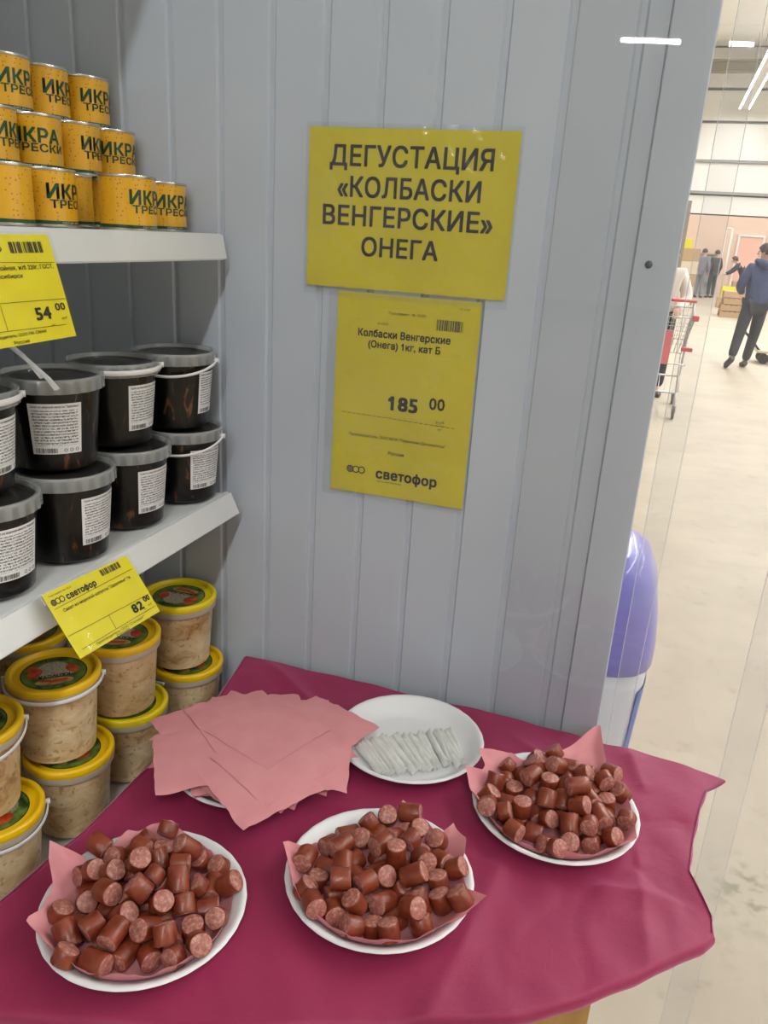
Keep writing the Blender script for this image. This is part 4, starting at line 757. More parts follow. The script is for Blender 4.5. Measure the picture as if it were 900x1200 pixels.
def seg_d(x, y, a, c):
    vx, vy = c[0]-a[0], c[1]-a[1]; t = max(0, min(1, ((x-a[0])*vx+(y-a[1])*vy)/(vx*vx+vy*vy)))
    return hypot(x-a[0]-t*vx, y-a[1]-t*vy), t
PLATES = {'napkin': (-.430, .822), 'pick': (-.242, .954), 's1': (-.416, .557), 's2': (-.197, .689), 's3': (-.025, .888)}
def cloth_z(x, y):
    z = ZT + .0008
    f = 1
    for p in PLATES.values():
        d = hypot(x-p[0], y-p[1]); f = min(f, max(0, min(1, (d-.080)/.03)))
    w = .0011*sin(x*31+y*17) + .0009*sin(y*43-x*23+1) + .0006*sin(x*80+y*61)
    for a, c, h in CREASES:
        d, t = seg_d(x, y, a, c)
        if d < .035: w += 1.7*h*(max(0, 1-d/.032)**2)*min(1, 4*t+.2, 4*(1-t)+.2)
    z += f*(max(-.0006, w+.0010))
    if x > .125:  # free flap beyond the board, puckered
        u = (x-.125)
        z += -1.6*u*u + .0025*sin(y*38+1)*min(1, u/.03)
        if y > 1.02: z += .05*(y-1.02)*(u/.05)
    return z
NU, NV = 150, 130
vs = []; fs = []
cor = [BACK[0], BACK[-1], FRONT[0], FRONT[-1]]
for j in range(NV+1):
    v = j/NV; Lp = poly(LEFT, v); Rp = poly(RIGHT, v)
    for i in range(NU+1):
        u = i/NU; Bp = poly(BACK, u); Fp = poly(FRONT, u)
        P = [(1-v)*Bp[k]+v*Fp[k]+(1-u)*Lp[k]+u*Rp[k]-((1-u)*(1-v)*cor[0][k]+u*(1-v)*cor[1][k]+(1-u)*v*cor[2][k]+u*v*cor[3][k]) for k in (0, 1)]
        vs.append((P[0], P[1], cloth_z(*P)))
for j in range(NV):
    for i in range(NU): a = j*(NU+1)+i; fs.append((a, a+NU+1, a+NU+2, a+1))
# rolled hem along the front and down the left side over the board edge
def hem(row_idx, outward, drops):
    prev = row_idx
    for (o, dz) in drops:
        cur = []
        for k, ix in enumerate(row_idx):
            x, y, z = vs[ix]; n_ = outward(k/(len(row_idx)-1)); w = .0006*sin(k*.25)
            cur.append(len(vs)); vs.append((x+n_[0]*(o+w), y+n_[1]*(o+w), z-dz))
        for k in range(len(row_idx)-1): fs.append((prev[k], cur[k], cur[k+1], prev[k+1]))
        prev = cur
hem([NV*(NU+1)+i for i in range(NU+1)], lambda t: (.33+.35*t, -.94+.2*t), [(.0035, .0015), (.0055, .005), (.0058, .010), (.0045, .015), (.0025, .019)])
hem([j*(NU+1) for j in range(NV+1)][::-1], lambda t: (-1, 0), [(.004, .002), (.006, .007), (.006, .018), (.005, .04), (.004, .065)])
hem([j*(NU+1)+NU for j in range(NV+1)], lambda t: (.9, -.1), [(.0015, .001), (.002, .003), (.0005, .005)])
cl = thing('tablecloth', 'burgundy nonwoven cloth with fold creases spread over the table', 'tablecloth', me=mesh('tablecloth', vs, fs, m_cloth, True))

# ================================================================== PLATES
m_foam = mat('white_foam_plate', (226, 228, 230), .5, bump=.12, bscale=220, bdist=.0008)
PPROF = [(0, .0016), (.071, .0016), (.0765, .0024), (.083, .0058), (.090, .0110), (.0985, .0195), (.1020, .0218), (.1055, .0222), (.1068, .0205), (.1062, .0192), (.1035, .0195), (.0995, .0170), (.092, .0088), (.084, .0022), (.077, .0), (0, 0)]
q = MB(); q.lathe(PPROF, 120, rib=((5, 6, 7, 8), .00035)); pm = auto_smooth(q.mesh('foam_plate', m_foam), 60)
PZ = ZT + .0012
for k, lb in (('napkin', 'round white foam plate under the fan of pink napkins'), ('pick', 'round white foam plate holding the wrapped toothpicks, near the ribbed wall'), ('s1', 'white foam plate of sausage pieces nearest the cabbage tubs'),
              ('s2', 'white foam plate of sausage pieces at the front middle of the table'), ('s3', 'white foam plate of sausage pieces by the pointed cloth corner')):
    thing('foam_plate', lb, 'plate', 'white foam plates on the burgundy cloth', (PLATES[k][0], PLATES[k][1], PZ), me=pm)

# liners: one pink napkin pressed into each sausage plate
m_nap = mat('pink_paper_napkin', (240, 170, 176), .85, c2=(235, 162, 169), scale=25, bump=.3, bscale=700, bdist=.0003, sss=.0)
def thin_paper(m, amt=.25):
    nt = m.node_tree; b = nt.nodes['Principled BSDF']; out = nt.nodes['Material Output']
    t = nt.nodes.new('ShaderNodeBsdfTranslucent'); t.inputs[0].default_value = rgb(240, 165, 172); mxs = nt.nodes.new('ShaderNodeMixShader'); mxs.inputs[0].default_value = amt
    nt.links.new(b.outputs[0], mxs.inputs[1]); nt.links.new(t.outputs[0], mxs.inputs[2]); nt.links.new(mxs.outputs[0], out.inputs['Surface'])
thin_paper(m_nap)
def surf(r):   # top of the liner above the plate floor, following the plate
    P = [(0, .0035), (.075, .0035), (.082, .0065), (.090, .0125), (.099, .0212), (.1035, .0238), (.1075, .0240), (.12, .0262), (.2, .05)]
    for (a, za), (c, zc) in zip(P, P[1:]):
        if r <= c: return za+(zc-za)*(r-a)/(c-a)
    return P[-1][1]
def inside_r(pts, a):  # radius of the star-shaped outline in direction a
    d = (cos(a), sin(a)); best = 0
    for p, q_ in zip(pts, pts[1:]+pts[:1]):
        ex_, ey = q_[0]-p[0], q_[1]-p[1]; den = d[0]*ey-d[1]*ex_
        if abs(den) < 1e-9: continue
        t = (p[0]*ey-p[1]*ex_)/den; s = (p[0]*d[1]-p[1]*d[0])/den
        if t > 0 and -1e-6 <= s <= 1+1e-6: best = max(best, t)
    return best
OUT = {
's1': [(-.55,.573),(-.524,.577),(-.501,.58),(-.495,.607),(-.487,.628),(-.471,.643),(-.448,.658),(-.418,.652),(-.388,.646),(-.36,.63),(-.337,.604),(-.326,.579),(-.32,.548),(-.324,.524),(-.335,.491),(-.352,.482),(-.363,.472),(-.385,.466),(-.405,.463),(-.424,.459),(-.453,.463),(-.476,.473),(-.502,.480),(-.497,.497),(-.507,.515),(-.512,.532),(-.535,.553)],
's2': [(-.314,.679),(-.294,.684),(-.285,.708),(-.263,.737),(-.231,.767),(-.211,.777),(-.205,.803),(-.180,.788),(-.150,.770),(-.138,.788),(-.115,.763),(-.112,.745),(-.113,.734),(-.106,.714),(-.097,.692),(-.074,.685),(-.087,.663),(-.099,.645),(-.117,.621),(-.140,.603),(-.160,.593),(-.185,.589),(-.212,.595),(-.245,.604),(-.275,.624),(-.291,.65)],
's3': [(-.140,.941),(-.111,.951),(-.083,.961),(-.051,.979),(-.032,.990),(.015,1.045),(.036,.968),(.055,.944),(.069,.915),(.073,.882),(.078,.849),(.066,.830),(.037,.81),(.015,.796),(-.006,.789),(-.013,.797),(-.035,.796),(-.064,.803),(-.092,.814),(-.118,.84),(-.135,.865),(-.147,.893),(-.126,.900),(-.124,.917)]}
PL_LABEL = {'s1': 'lower left', 's2': 'front middle', 's3': 'right'}
for kk in ('s1', 's2', 's3'):
    cx, cy = PLATES[kk]; pts = [(x-cx, y-cy) for x, y in OUT[kk]]; NA, NR = 168, 20; rnd = random.Random(ord(kk[1]))
    ph = [rnd.uniform(0, 6) for _ in range(6)]
    R = [inside_r(pts, 2*pi*i/NA) for i in range(NA)]
    vs = [(0, 0, .0035)]; fs = []
    for j in range(1, NR+1):
        s = (j/NR)**.75
        for i in range(NA):
            a = 2*pi*i/NA; r = R[i]*s
            w = (abs(sin(a*7+ph[0]))**1.5*.0022+abs(sin(a*13+ph[1]+s*3))**2*.0014 + abs(sin(a*23+ph[2]))*.0007)*max(0, (s-.55)/.45)
            if r < .097 and s < .999: w = min(w, .0006+.02*max(0, r-.08))
            lift = .10*max(0, r-.105) + (.004+.005*abs(sin(a*5+ph[3])))*max(0, s-.86)/.14*min(1, max(0, (r-.088)/.008))
            vs.append((r*cos(a), r*sin(a), surf(r)+w+lift))
    for i in range(NA): fs.append((0, 1+i, 1+(i+1) % NA))
    for j in range(NR-1):
        for i in range(NA): fs.append((1+j*NA+i, 1+(j+1)*NA+i, 1+(j+1)*NA+(i+1) % NA, 1+j*NA+(i+1) % NA))
    lo = {'s1': 'pink paper napkin lining the sausage plate nearest the cabbage tubs', 's2': 'pink paper napkin lining the front middle sausage plate, ruffled along its front', 's3': 'pink napkin lining the sausage plate by the cloth corner, large corner pointing at the wall'}[kk]
    o = thing('paper_napkin', lo, 'napkin', 'pink napkins lining the sausage plates', (cx, cy, PZ), me=mesh('napkin', vs, fs, m_nap, True))
    solidify(o, .0003)

# ================================================================== SAUSAGE PIECES
m_skin = mat('smoked_sausage_skin', (112, 43, 26), .38, c2=(140, 64, 38), scale=55, detail=4, bump=.6, bscale=120, bdist=.0016, coat=.2, sss=.1)
m_cut, nt, b, _o = new_mat('sausage_cut_face'); L = nt.links.new
tc = N(nt, 'ShaderNodeTexCoord'); oi = N(nt, 'ShaderNodeObjectInfo'); ad = N(nt, 'ShaderNodeVectorMath', operation='ADD'); L(tc.outputs['Object'], ad.inputs[0]); L(oi.outputs['Location'], ad.inputs[1])
n1 = N(nt, 'ShaderNodeTexNoise', Scale=260, Detail=3, Roughness=.6); L(ad.outputs[0], n1.inputs['Vector'])
r1 = N(nt, 'ShaderNodeValToRGB'); e = r1.color_ramp.elements; e[0].position = .30; e[1].position = .72; e[0].color = rgb(142, 78, 66); e[1].color = rgb(206, 158, 146); x_ = e.new(.52); x_.color = rgb(170, 108, 97)
L(n1.outputs['Fac'], r1.inputs[0]); L(r1.outputs[0], b.inputs['Base Color']); b.inputs['Roughness'].default_value = .45; b.inputs['Subsurface Weight'].default_value = .1; b.inputs['Subsurface Scale'].default_value = .003
bp = N(nt, 'ShaderNodeBump', Strength=.4, Distance=.0008); L(n1.outputs['Fac'], bp.inputs['Height']); L(bp.outputs[0], b.inputs['Normal'])
VAR = [(.0115,.020),(.0118,.024),(.0112,.016),(.012,.022),(.0114,.027),(.0117,.018)]
smesh = []
for vi, (r, l) in enumerate(VAR):
    n = 20; rings = [(-l/2, .86), (-l/2+.0006, .95), (-l/2+.0020, 1.0), (0, .985), (l/2-.0020, 1.0), (l/2-.0006, .95), (l/2, .86)]
    sl = [.0, .12, -.1, .06, .0, .15][vi]
    vs = []; fs = []; mi = []
    for z, k_ in rings:
        for i in range(n):
            a = 2*pi*i/n; rr_ = r*k_*(1+.02*sin(3*a+vi)+.012*sin(5*a))
            vs.append((rr_*cos(a), rr_*sin(a), z + (sl*rr_*cos(a) if z > l/4 else 0)*.8 - (abs(sl)*r*.8 if z > l/4 else 0)))
    m_ = len(rings)
    for j in range(m_-1):
        for i in range(n): fs.append((j*n+i, j*n+(i+1) % n, (j+1)*n+(i+1) % n, (j+1)*n+i)); mi.append(1 if j in (0, m_-2) else 0)
    c0 = len(vs); vs.append((0, 0, -l/2-.0004)); vs.append((0, 0, l/2+.0004-abs(sl)*r*.8))
    for i in range(n): fs.append((c0, (i+1) % n, i)); mi.append(1); fs.append((c0+1, (m_-1)*n+i, (m_-1)*n+(i+1) % n)); mi.append(1)
    me = mesh('sausage_piece', vs, fs, [m_skin, m_cut], True, mi); auto_smooth(me, 40); smesh.append(me)
VIEW = (Vector((.954, .30)), Vector((-.30, .954)))        # picture-right and picture-up on the table top
for pi_, kk in enumerate(('s1', 's2', 's3')):
    cx, cy = PLATES[kk]; plate = {'s1': 'plate nearest cabbage tubs', 's2': 'middle front plate', 's3': 'plate by cloth corner'}[kk]
    poses = SAUSAGE_POSES[pi_]; labels = {}; seen = []
    for n_, p in enumerate(poses):
        if any(o_[3] > p[3]+.006 and hypot(o_[1]-p[1], o_[2]-p[2]) < .0135 for o_ in poses): labels[n_] = 'brown sausage piece buried under the others on the ' + plate
        else: seen.append(n_)
    zs_ = sorted(poses[n_][3] for n_ in seen); cut1, cut2 = zs_[len(zs_)//3], zs_[2*len(zs_)//3]; byl = {}
    for n_ in seen:
        p = poses[n_]; rr = hypot(p[1], p[2]); th = math.degrees(math.atan2(Vector(p[1:3]).dot(VIEW[1]), Vector(p[1:3]).dot(VIEW[0]))) % 360
        dr = ['aisle-side', 'far aisle-side', 'wall-side', 'far shelf-side', 'shelf-side', 'near shelf-side', 'near-side', 'near aisle-side'][int((th+22.5)//45) % 8]
        where = 'centre' if rr < .022 else ('%s rim' % dr if rr > .070 else '%s slope' % dr)
        q_ = Quaternion(p[4:8]); ax = q_ @ Vector((0, 0, 1)); eye = Vector((-cx-p[1], -cy-p[2], .707)).normalized()
        look = 'cut face up' if abs(ax.dot(eye)) > .62 else 'skin showing'
        lay = 'low' if p[3] < cut1 else 'mid-height' if p[3] < cut2 else 'high'
        size = 'long ' if VAR[p[0]][1] > .0235 else 'short ' if VAR[p[0]][1] < .017 else ''
        byl.setdefault('%ssausage piece, %s, %s, %s, %s' % (size, look, lay, where, plate), []).append(n_)
    for lb_, ns in byl.items():
        ns.sort(key=lambda n_: Vector(poses[n_][1:3]).dot(VIEW[0]))
        for c_, n_ in enumerate(ns):
            labels[n_] = lb_ if len(ns) == 1 else lb_ + ', ' + (['nearer shelf', 'nearer aisle'] if len(ns) == 2 else ['nearest shelf', 'middle one', 'nearest aisle', 'outermost'])[min(c_, 3)]
    for n_, (v, x, y, z, w, i_, j_, k_) in enumerate(poses):
        o = thing('sausage_piece', labels[n_], 'sausage', 'sausage pieces on the ' + plate, (cx+x, cy+y, PZ+z), me=smesh[v])
        o.rotation_mode = 'QUATERNION'; o.rotation_quaternion = (w, i_, j_, k_)

# ================================================================== FAN OF NAPKINS
def pile_h(x, y, cx, cy):
    r = hypot(x-cx, y-cy)
    return -.22*max(0, r-.075)**1.25 - .0*r
rnd = random.Random(21)
NC = PLATES['napkin']
sheets = []  # (cx, cy, half, rot)
for i in range(40):
    a = i*2.39996+.4; d = .046+.014*rnd.random()
    if i < 8: d *= .75
    sheets.append((NC[0]+d*cos(a)*1.06, NC[1]+.016+d*sin(a), .0585+.004*rnd.random(), a+pi/4+rnd.uniform(-.45, .45)))
sheets += [(-.508, .838, .061, .93), (-.360, .905, .060, 1.30), (-.352, .830, .060, .30), (-.478, .775, .061, .62), (-.385, .762, .060, -.55), (-.470, .868, .061, .90), (-.384, .800, .060, 1.12), (-.421, .857, .0615, 1.24)]
NSH = len(sheets); used_dir = {}
for i, (sx, sy, hf, rot) in enumerate(sheets):
    NX = 14; vs = []; fs = []; z0 = .0232 + .00042*i; ph = rnd.uniform(0, 6); amp = rnd.uniform(.5, 1.3)
    for j in range(NX+1):
        for k in range(NX+1):
            u = -hf+2*hf*k/NX; v = -hf+2*hf*j/NX
            X = u*cos(rot)-v*sin(rot); Y = u*sin(rot)+v*cos(rot)
            if k in (0, NX) or j in (0, NX): X *= 1+.012*sin(u*260+v*170+ph); Y *= 1+.012*sin(v*240-u*150+ph)
            z = z0 + pile_h(sx+X, sy+Y, NC[0], NC[1]+.01) + (.00028*sin((sx+X)*70)*sin((sy+Y)*60)+.0003*sin((sx+X)*150+(sy+Y)*90))
            e_ = max(abs(u), abs(v))/hf
            if i < NSH-1 and e_ > .8 and hypot(sx+X-NC[0], sy+Y-NC[1]-.01) > .10: z += .0016*min(1, (hypot(sx+X-NC[0], sy+Y-NC[1]-.01)-.10)/.02)*sin((sx+X)*190+2*sin((sy+Y)*120))
            vs.append((X, Y, max(z, .0035+.0003*i)))
    for j in range(NX):
        for k in range(NX): a = j*(NX+1)+k; fs.append((a, a+1, a+NX+2, a+NX+1))
    og = math.degrees(math.atan2(sy-NC[1]-.01, sx-NC[0])) % 360
    side = ['aisle', 'wall-and-aisle', 'wall', 'wall-and-shelf', 'shelf', 'front-and-shelf', 'front', 'front-and-aisle'][int((og+22.5)//45) % 8]
    lay = 'lowest' if i < 13 else 'middle' if i < 27 else 'upper'
    c_ = used_dir.get((side, lay), 0); used_dir[(side, lay)] = c_+1
    lb = 'pink napkin poking out on fan\'s %s side, %s layers, %s' % (side, lay, ['outermost', 'next one in', 'third one in', 'fourth one in', 'fifth one in'][min(c_, 4)])
    if i == NSH-1: lb = 'pink paper napkin lying topmost in the middle of the fan'
    if i == NSH-2: lb = 'pink paper napkin just under the topmost one, showing its front corner'
    if i == NSH-3: lb = 'pink paper napkin just under the topmost one, showing at its left'
    o = thing('paper_napkin', lb, 'napkin', 'fan of pink napkins on the plate', (sx, sy, PZ), me=mesh('napkin', vs, fs, m_nap, True))
    solidify(o, .0003)

# ================================================================== WRAPPED TOOTHPICKS
m_wrap = mat('thin_white_wrapper', (230, 231, 228), .45, c2=(214, 216, 212), scale=60, bump=.4, bscale=90, bdist=.001)
ORD = ('first second third fourth fifth sixth seventh eighth ninth tenth eleventh twelfth thirteenth fourteenth fifteenth sixteenth seventeenth eighteenth nineteenth twentieth '
       'twenty-first twenty-second twenty-third twenty-fourth twenty-fifth twenty-sixth').split()
px_, py_ = PLATES['pick']
rnd = random.Random(8)
wrapmeshes = []
for s in range(4):
    r_ = random.Random(s); vs = []; fs = []; NX = 14
    for side in (0, 1):
        for i in range(NX+1):
            u = i/NX; x = (u-.5)*.078; th = (.0011 if .12 < u < .88 else .0002); c_ = .0012*sin(u*9+s)
            for yy in (-1, -.3, .3, 1):
                vs.append((x, yy*.0052+(.0006*r_.uniform(-1, 1) if u in (0, 1) else 0), c_ + (th*(1-yy*yy*.8))*(1 if side else -1) + .0003*r_.uniform(-1, 1)))
    M = (NX+1)*4
    for side in (0, 1):
        for i in range(NX):
            for j in range(3):
                a = side*M+i*4+j; f_ = (a, a+4, a+5, a+1); fs.append(f_ if side else f_[::-1])
    for i in range(NX): fs.append((i*4, i*4+4, M+i*4+4, M+i*4)); fs.append((i*4+3, M+i*4+3, M+i*4+7, i*4+7))
    wrapmeshes.append(mesh('wrapped_toothpick', vs, fs, m_wrap, True))
# a leaning row along a line from lower left to right in the dish
A0, A1 = Vector((-.284, .890, 0)), Vector((-.176, .968, 0))
NP = 26
for i in range(NP):
    t = i/(NP-1); c = A0.lerp(A1, t) + Vector((rnd.uniform(-.003, .003), rnd.uniform(-.003, .003), 0))
    lay = i % 3
    o = thing('wrapped_toothpick', 'white paper-wrapped toothpick leaning in the row, %s from the end near the napkins' % ORD[i], 'toothpick', 'wrapped toothpicks on the foam plate', (c.x, c.y, PZ + .0125 + .0009*lay), me=wrapmeshes[i % 4])
    dirang = radians(-40 - 17*t + rnd.uniform(-4, 4))
    o.rotation_euler = (radians(52+rnd.uniform(-9, 9)), radians(3+rnd.uniform(-2, 2)), dirang)

# ================================================================== WASTE BIN BEHIND THE WALL END
m_blue = mat('violet_blue_plastic', (112, 112, 196), .28, coat=.3)
m_binw = mat('white_bin_plastic', (214, 220, 232), .35)
m_bluesticker = mat('blue_sticker', (40, 92, 176), .4)
def superring(rx, ry, z, n=32, p=3.2):
    out = []
    for i in range(n):
        a = 2*pi*i/n; c, s = cos(a), sin(a); k = (abs(c)**p+abs(s)**p)**(-1/p); out.append((rx*k*c, ry*k*s, z))
    return out
def loft(rings, capb=True, capt=True):
    n = len(rings[0]); vs = [v for r in rings for v in r]; fs = []
    for j in range(len(rings)-1):
        for i in range(n): fs.append((j*n+i, j*n+(i+1) % n, (j+1)*n+(i+1) % n, (j+1)*n+i))
    if capb: fs.append(tuple(range(n))[::-1])
    if capt: fs.append(tuple((len(rings)-1)*n+i for i in range(n)))
    return vs, fs
bn = thing('waste_bin', 'white plastic bin with a rounded violet-blue lid standing behind the wall end', 'bin', loc=(-.075, 2.0, 0))
vs, fs = loft([superring(.170, .150, 0), superring(.172, .152, .01), superring(.198, .176, .498)])
obj('body', auto_smooth(mesh('body', vs, fs, m_binw), 40), bn)
vs, fs = loft([superring(.200, .178, .495), superring(.205, .183, .50), superring(.205, .183, .545), superring(.198, .178, .62), superring(.180, .165, .72), superring(.150, .140, .785), superring(.10, .10, .81), superring(.04, .04, .815)])
lid = obj('lid', auto_smooth(mesh('lid', vs, fs, m_blue), 50), bn)
q = MB(); q.box((-.09, -.172, .60), (.09, -.150, .70)); obj('flap', q.mesh('flap', m_blue), lid)
q = MB(); pts = []
for i in range(9):
    a = radians(-36+i*5); pts.append(a)
q.add([(k*.001+ (.2005-(.50-z)*.055)*1.0*( (abs(cos(a))**3.2+abs(sin(a))**3.2)**(-1/3.2))*cos(a)+.0, (.1785-(.50-z)*.05)*((abs(cos(a))**3.2+abs(sin(a))**3.2)**(-1/3.2))*sin(a), z) for k in (0,) for z in (.12, .44) for a in pts], [(i, i+1, 9+i+1, 9+i) for i in range(8)])
o = obj('sticker', q.mesh('sticker', m_bluesticker, True), bn); solidify(o, .001, 1)

# ================================================================== PEOPLE
def skin_mesh(name, verts, edges, m, parent, root=0, sub=2):
    me = bpy.data.meshes.new(name); me.from_pydata([v[0] for v in verts], edges, []); me.materials.append(m)
    o = obj(name, me, parent)
    md = o.modifiers.new('skin', 'SKIN'); md.use_smooth_shade = True
    sl = me.skin_vertices[0].data if me.skin_vertices else None
    if sl is None:
        bpy.context.view_layer.update()
    if not me.skin_vertices:
        bpy.context.view_layer.objects.active = o; o.select_set(True); bpy.ops.object.modifier_remove(modifier='skin'); bpy.ops.object.modifier_add(type='SKIN'); o.modifiers[-1].use_smooth_shade = True
    sl = me.skin_vertices[0].data
    for i, v in enumerate(verts):
        r = v[1]; sl[i].radius = r if isinstance(r, tuple) else (r, r); sl[i].use_root = (i == root)
    s = o.modifiers.new('sub', 'SUBSURF'); s.levels = sub; s.render_levels = sub
    return o
m_skn = mat('skin', (206, 160, 138), .55, sss=.1)
def person(label, loc, rz, H, J, mats, hair=True, group=None, hooded=False):
    """J: joint offsets in metres for a 1.75 m figure, x right, y forward"""
    t = thing('person', label, 'person', group, loc, (0, 0, rz)); t.scale = (H/1.75,)*3
    P = dict(pelvis=(0, 0, .93), waist=(0, .01, 1.08), chest=(0, .0, 1.30), neck=(0, .0, 1.46), neck2=(0, .015, 1.53), head=(0, .02, 1.62), crown=(0, .01, 1.68),
             shl=(-.17, 0, 1.41), ell=(-.23, -.02, 1.13), wrl=(-.22, .12, .92), hal=(-.21, .17, .86), shr=(.17, 0, 1.41), elr=(.23, -.02, 1.13), wrr=(.22, .12, .92), har=(.21, .17, .86),
             hil=(-.09, 0, .90), knl=(-.10, .03, .50), anl=(-.10, 0, .09), tol=(-.11, .15, .03), hir=(.09, 0, .90), knr=(.10, .03, .50), anr=(.10, 0, .09), tor=(.11, .15, .03))
    P.update(J)
    body_names = ['pelvis', 'waist', 'chest', 'neck', 'neck2', 'head', 'crown', 'shl', 'ell', 'wrl', 'hal', 'shr', 'elr', 'wrr', 'har', 'hil', 'knl', 'anl', 'tol', 'hir', 'knr', 'anr', 'tor']
    R = dict(pelvis=(.13, .10), waist=(.12, .095), chest=(.15, .105), neck=(.06, .06), neck2=(.055, .058), head=(.076, .095), crown=(.055, .07), shl=.055, ell=.042, wrl=.027, hal=.036, shr=.055, elr=.042, wrr=.027, har=.036,
             hil=.085, knl=.056, anl=.038, tol=.035, hir=.085, knr=.056, anr=.038, tor=.035)
    ix = {n: i for i, n in enumerate(body_names)}
    E = [('pelvis', 'waist'), ('waist', 'chest'), ('chest', 'neck'), ('neck', 'neck2'), ('neck2', 'head'), ('head', 'crown'), ('chest', 'shl'), ('shl', 'ell'), ('ell', 'wrl'), ('wrl', 'hal'), ('chest', 'shr'), ('shr', 'elr'), ('elr', 'wrr'), ('wrr', 'har'),
         ('pelvis', 'hil'), ('hil', 'knl'), ('knl', 'anl'), ('anl', 'tol'), ('pelvis', 'hir'), ('hir', 'knr'), ('knr', 'anr'), ('anr', 'tor')]
    V = [(P[n], R[n]) for n in body_names]; EE = [(ix[a], ix[c]) for a, c in E]
    # fingers and thumb as short chains out of each palm
    for hand, wr in (('hal', 'wrl'), ('har', 'wrr')):
        h = Vector(P[hand]); d = (h-Vector(P[wr])).normalized(); side = d.cross(Vector((0, 0, 1))); side = side.normalized() if side.length > .1 else Vector((1, 0, 0)); nrm = side.cross(d)
        for f in range(4):
            b0 = len(V); off = side*(f-1.5)*.019; ln = (.06, .07, .065, .05)[f]
            V.append((tuple(h+d*.02+off), .010)); V.append((tuple(h+d*(.03+ln*.5)+off-nrm*.008), .009)); V.append((tuple(h+d*(.03+ln)+off-nrm*.025), .008))
            EE += [(ix[hand], b0), (b0, b0+1), (b0+1, b0+2)]
        b0 = len(V); V.append((tuple(h-side*.03-d*.01), .011)); V.append((tuple(h-side*.05+d*.025), .009)); EE += [(ix[hand], b0), (b0, b0+1)]
    skin_mesh('body', V, EE, m_skn, t)
    hd = Vector(P['head']); fd = Vector(J.get('face', (0, 1, 0))).normalized(); sd = fd.cross(Vector((0, 0, 1)))
    q = MB()
    c = hd+fd*.088
    q.tube([c+Vector((0, 0, .025)), c+fd*.022-Vector((0, 0, .018)), c-Vector((0, 0, .028))], [.008, .014, .006], 8)
    for s in (-1, 1): q.tube([hd+sd*s*.078+Vector((0, 0, .025)), hd+sd*s*.092-fd*.008, hd+sd*s*.08-Vector((0, 0, .03))], [.008, .013, .008], 8)
    obj('nose_and_ears', q.mesh('nose_and_ears', m_skn, True), t)
    q = MB()
    for s in (-1, 1): q.tube([c-fd*.006+sd*s*.033+Vector((0, 0, .018))-sd*.01, c-fd*.004+sd*s*.033+Vector((0, 0, .018))+sd*.01], .006, 8)
    q.tube([c-fd*.006-Vector((0, 0, .05))-sd*.02, c-fd*.002-Vector((0, 0, .052)), c-fd*.006-Vector((0, 0, .05))+sd*.02], .005, 8)
    obj('eyes_and_mouth', q.mesh('eyes_and_mouth', mats['dark']), t)
    # hair: cap shell over the back and top of the head
    if hair:
        q = MB(); vs = []; fs = []; n = 20; m_ = 9
        for j in range(m_+1):
            th = j/m_*radians(112)
            for i in range(n):
                a = 2*pi*i/n; fr = cos(a)
                lim = 1 - .42*max(0, fr)*(j/m_)
                tt = th*lim
                v = fd*cos(a)*sin(tt)*.108 + sd*sin(a)*sin(tt)*.092 + Vector((0, 0, cos(tt)*.108+.024))
                vs.append(tuple(hd + v*(1+.02*sin(i*2.3+j)) - fd*.006))
        for j in range(m_):
            for i in range(n): fs.append((j*n+i, (j+1)*n+i, (j+1)*n+(i+1) % n, j*n+(i+1) % n))
        q.add(vs, fs); o = obj('hair', q.mesh('hair', mats['hair'], True), t); solidify(o, .012, 0)
    # jacket
    jn = ['waist', 'pelvis', 'chest', 'neck', 'shl', 'ell', 'wrl', 'shr', 'elr', 'wrr']; jx = {n: i for i, n in enumerate(jn)}
    JR = dict(waist=(.175, .145), pelvis=(.185, .150), chest=(.185, .15), neck=(.085, .085), shl=.088, ell=.070, wrl=.050, shr=.088, elr=.070, wrr=.050)
    JE = [('waist', 'pelvis'), ('waist', 'chest'), ('chest', 'neck'), ('chest', 'shl'), ('shl', 'ell'), ('ell', 'wrl'), ('chest', 'shr'), ('shr', 'elr'), ('elr', 'wrr')]
    skin_mesh('jacket', [(P[n], JR[n]) for n in jn], [(jx[a], jx[c]) for a, c in JE], mats['jacket'], t)
    if hooded:
        nk = Vector(P['neck']); q = MB()
        q.tube([nk+Vector((-.10, .02, .05)), nk+Vector((-.085, -.08, .035)), nk+Vector((0, -.125, 0)), nk+Vector((.085, -.08, .035)), nk+Vector((.10, .02, .05))], [.035, .05, .062, .05, .035], 12)
        obj('hood', q.mesh('hood', mats['jacket'], True), t)
    tn = ['pelvis', 'hil', 'knl', 'anl', 'hir', 'knr', 'anr']; tx = {n: i for i, n in enumerate(tn)}
    TR = dict(pelvis=(.145, .12), hil=.108, knl=.080, anl=.062, hir=.108, knr=.080, anr=.062)
    skin_mesh('trousers', [(P[n], TR[n]) for n in tn], [(tx[a], tx[c]) for a, c in [('pelvis', 'hil'), ('hil', 'knl'), ('knl', 'anl'), ('pelvis', 'hir'), ('hir', 'knr'), ('knr', 'anr')]], mats['trousers'], t)
    for s in ('l', 'r'):
        a = Vector(P['an'+s]); tt = Vector(P['to'+s]); d = (tt-a); dd = Vector((d.x, d.y, d.z)).normalized()
        q = MB(); q.tube([a-dd*.06-Vector((0, 0, .035)), a-Vector((0, 0, .038)), a.lerp(tt, .6)-Vector((0, 0, .010)), tt, tt+dd*.05], [.034, .046, .048, .046, .020], 12, ry=.040)
        obj('shoe', auto_smooth(q.mesh('shoe', mats['shoe']), 60), t)
    return t
m_jblue = mat('blue_jacket_cloth', (52, 66, 108), .7, c2=(44, 57, 96), scale=8, bump=.5, bscale=12, bdist=.01)
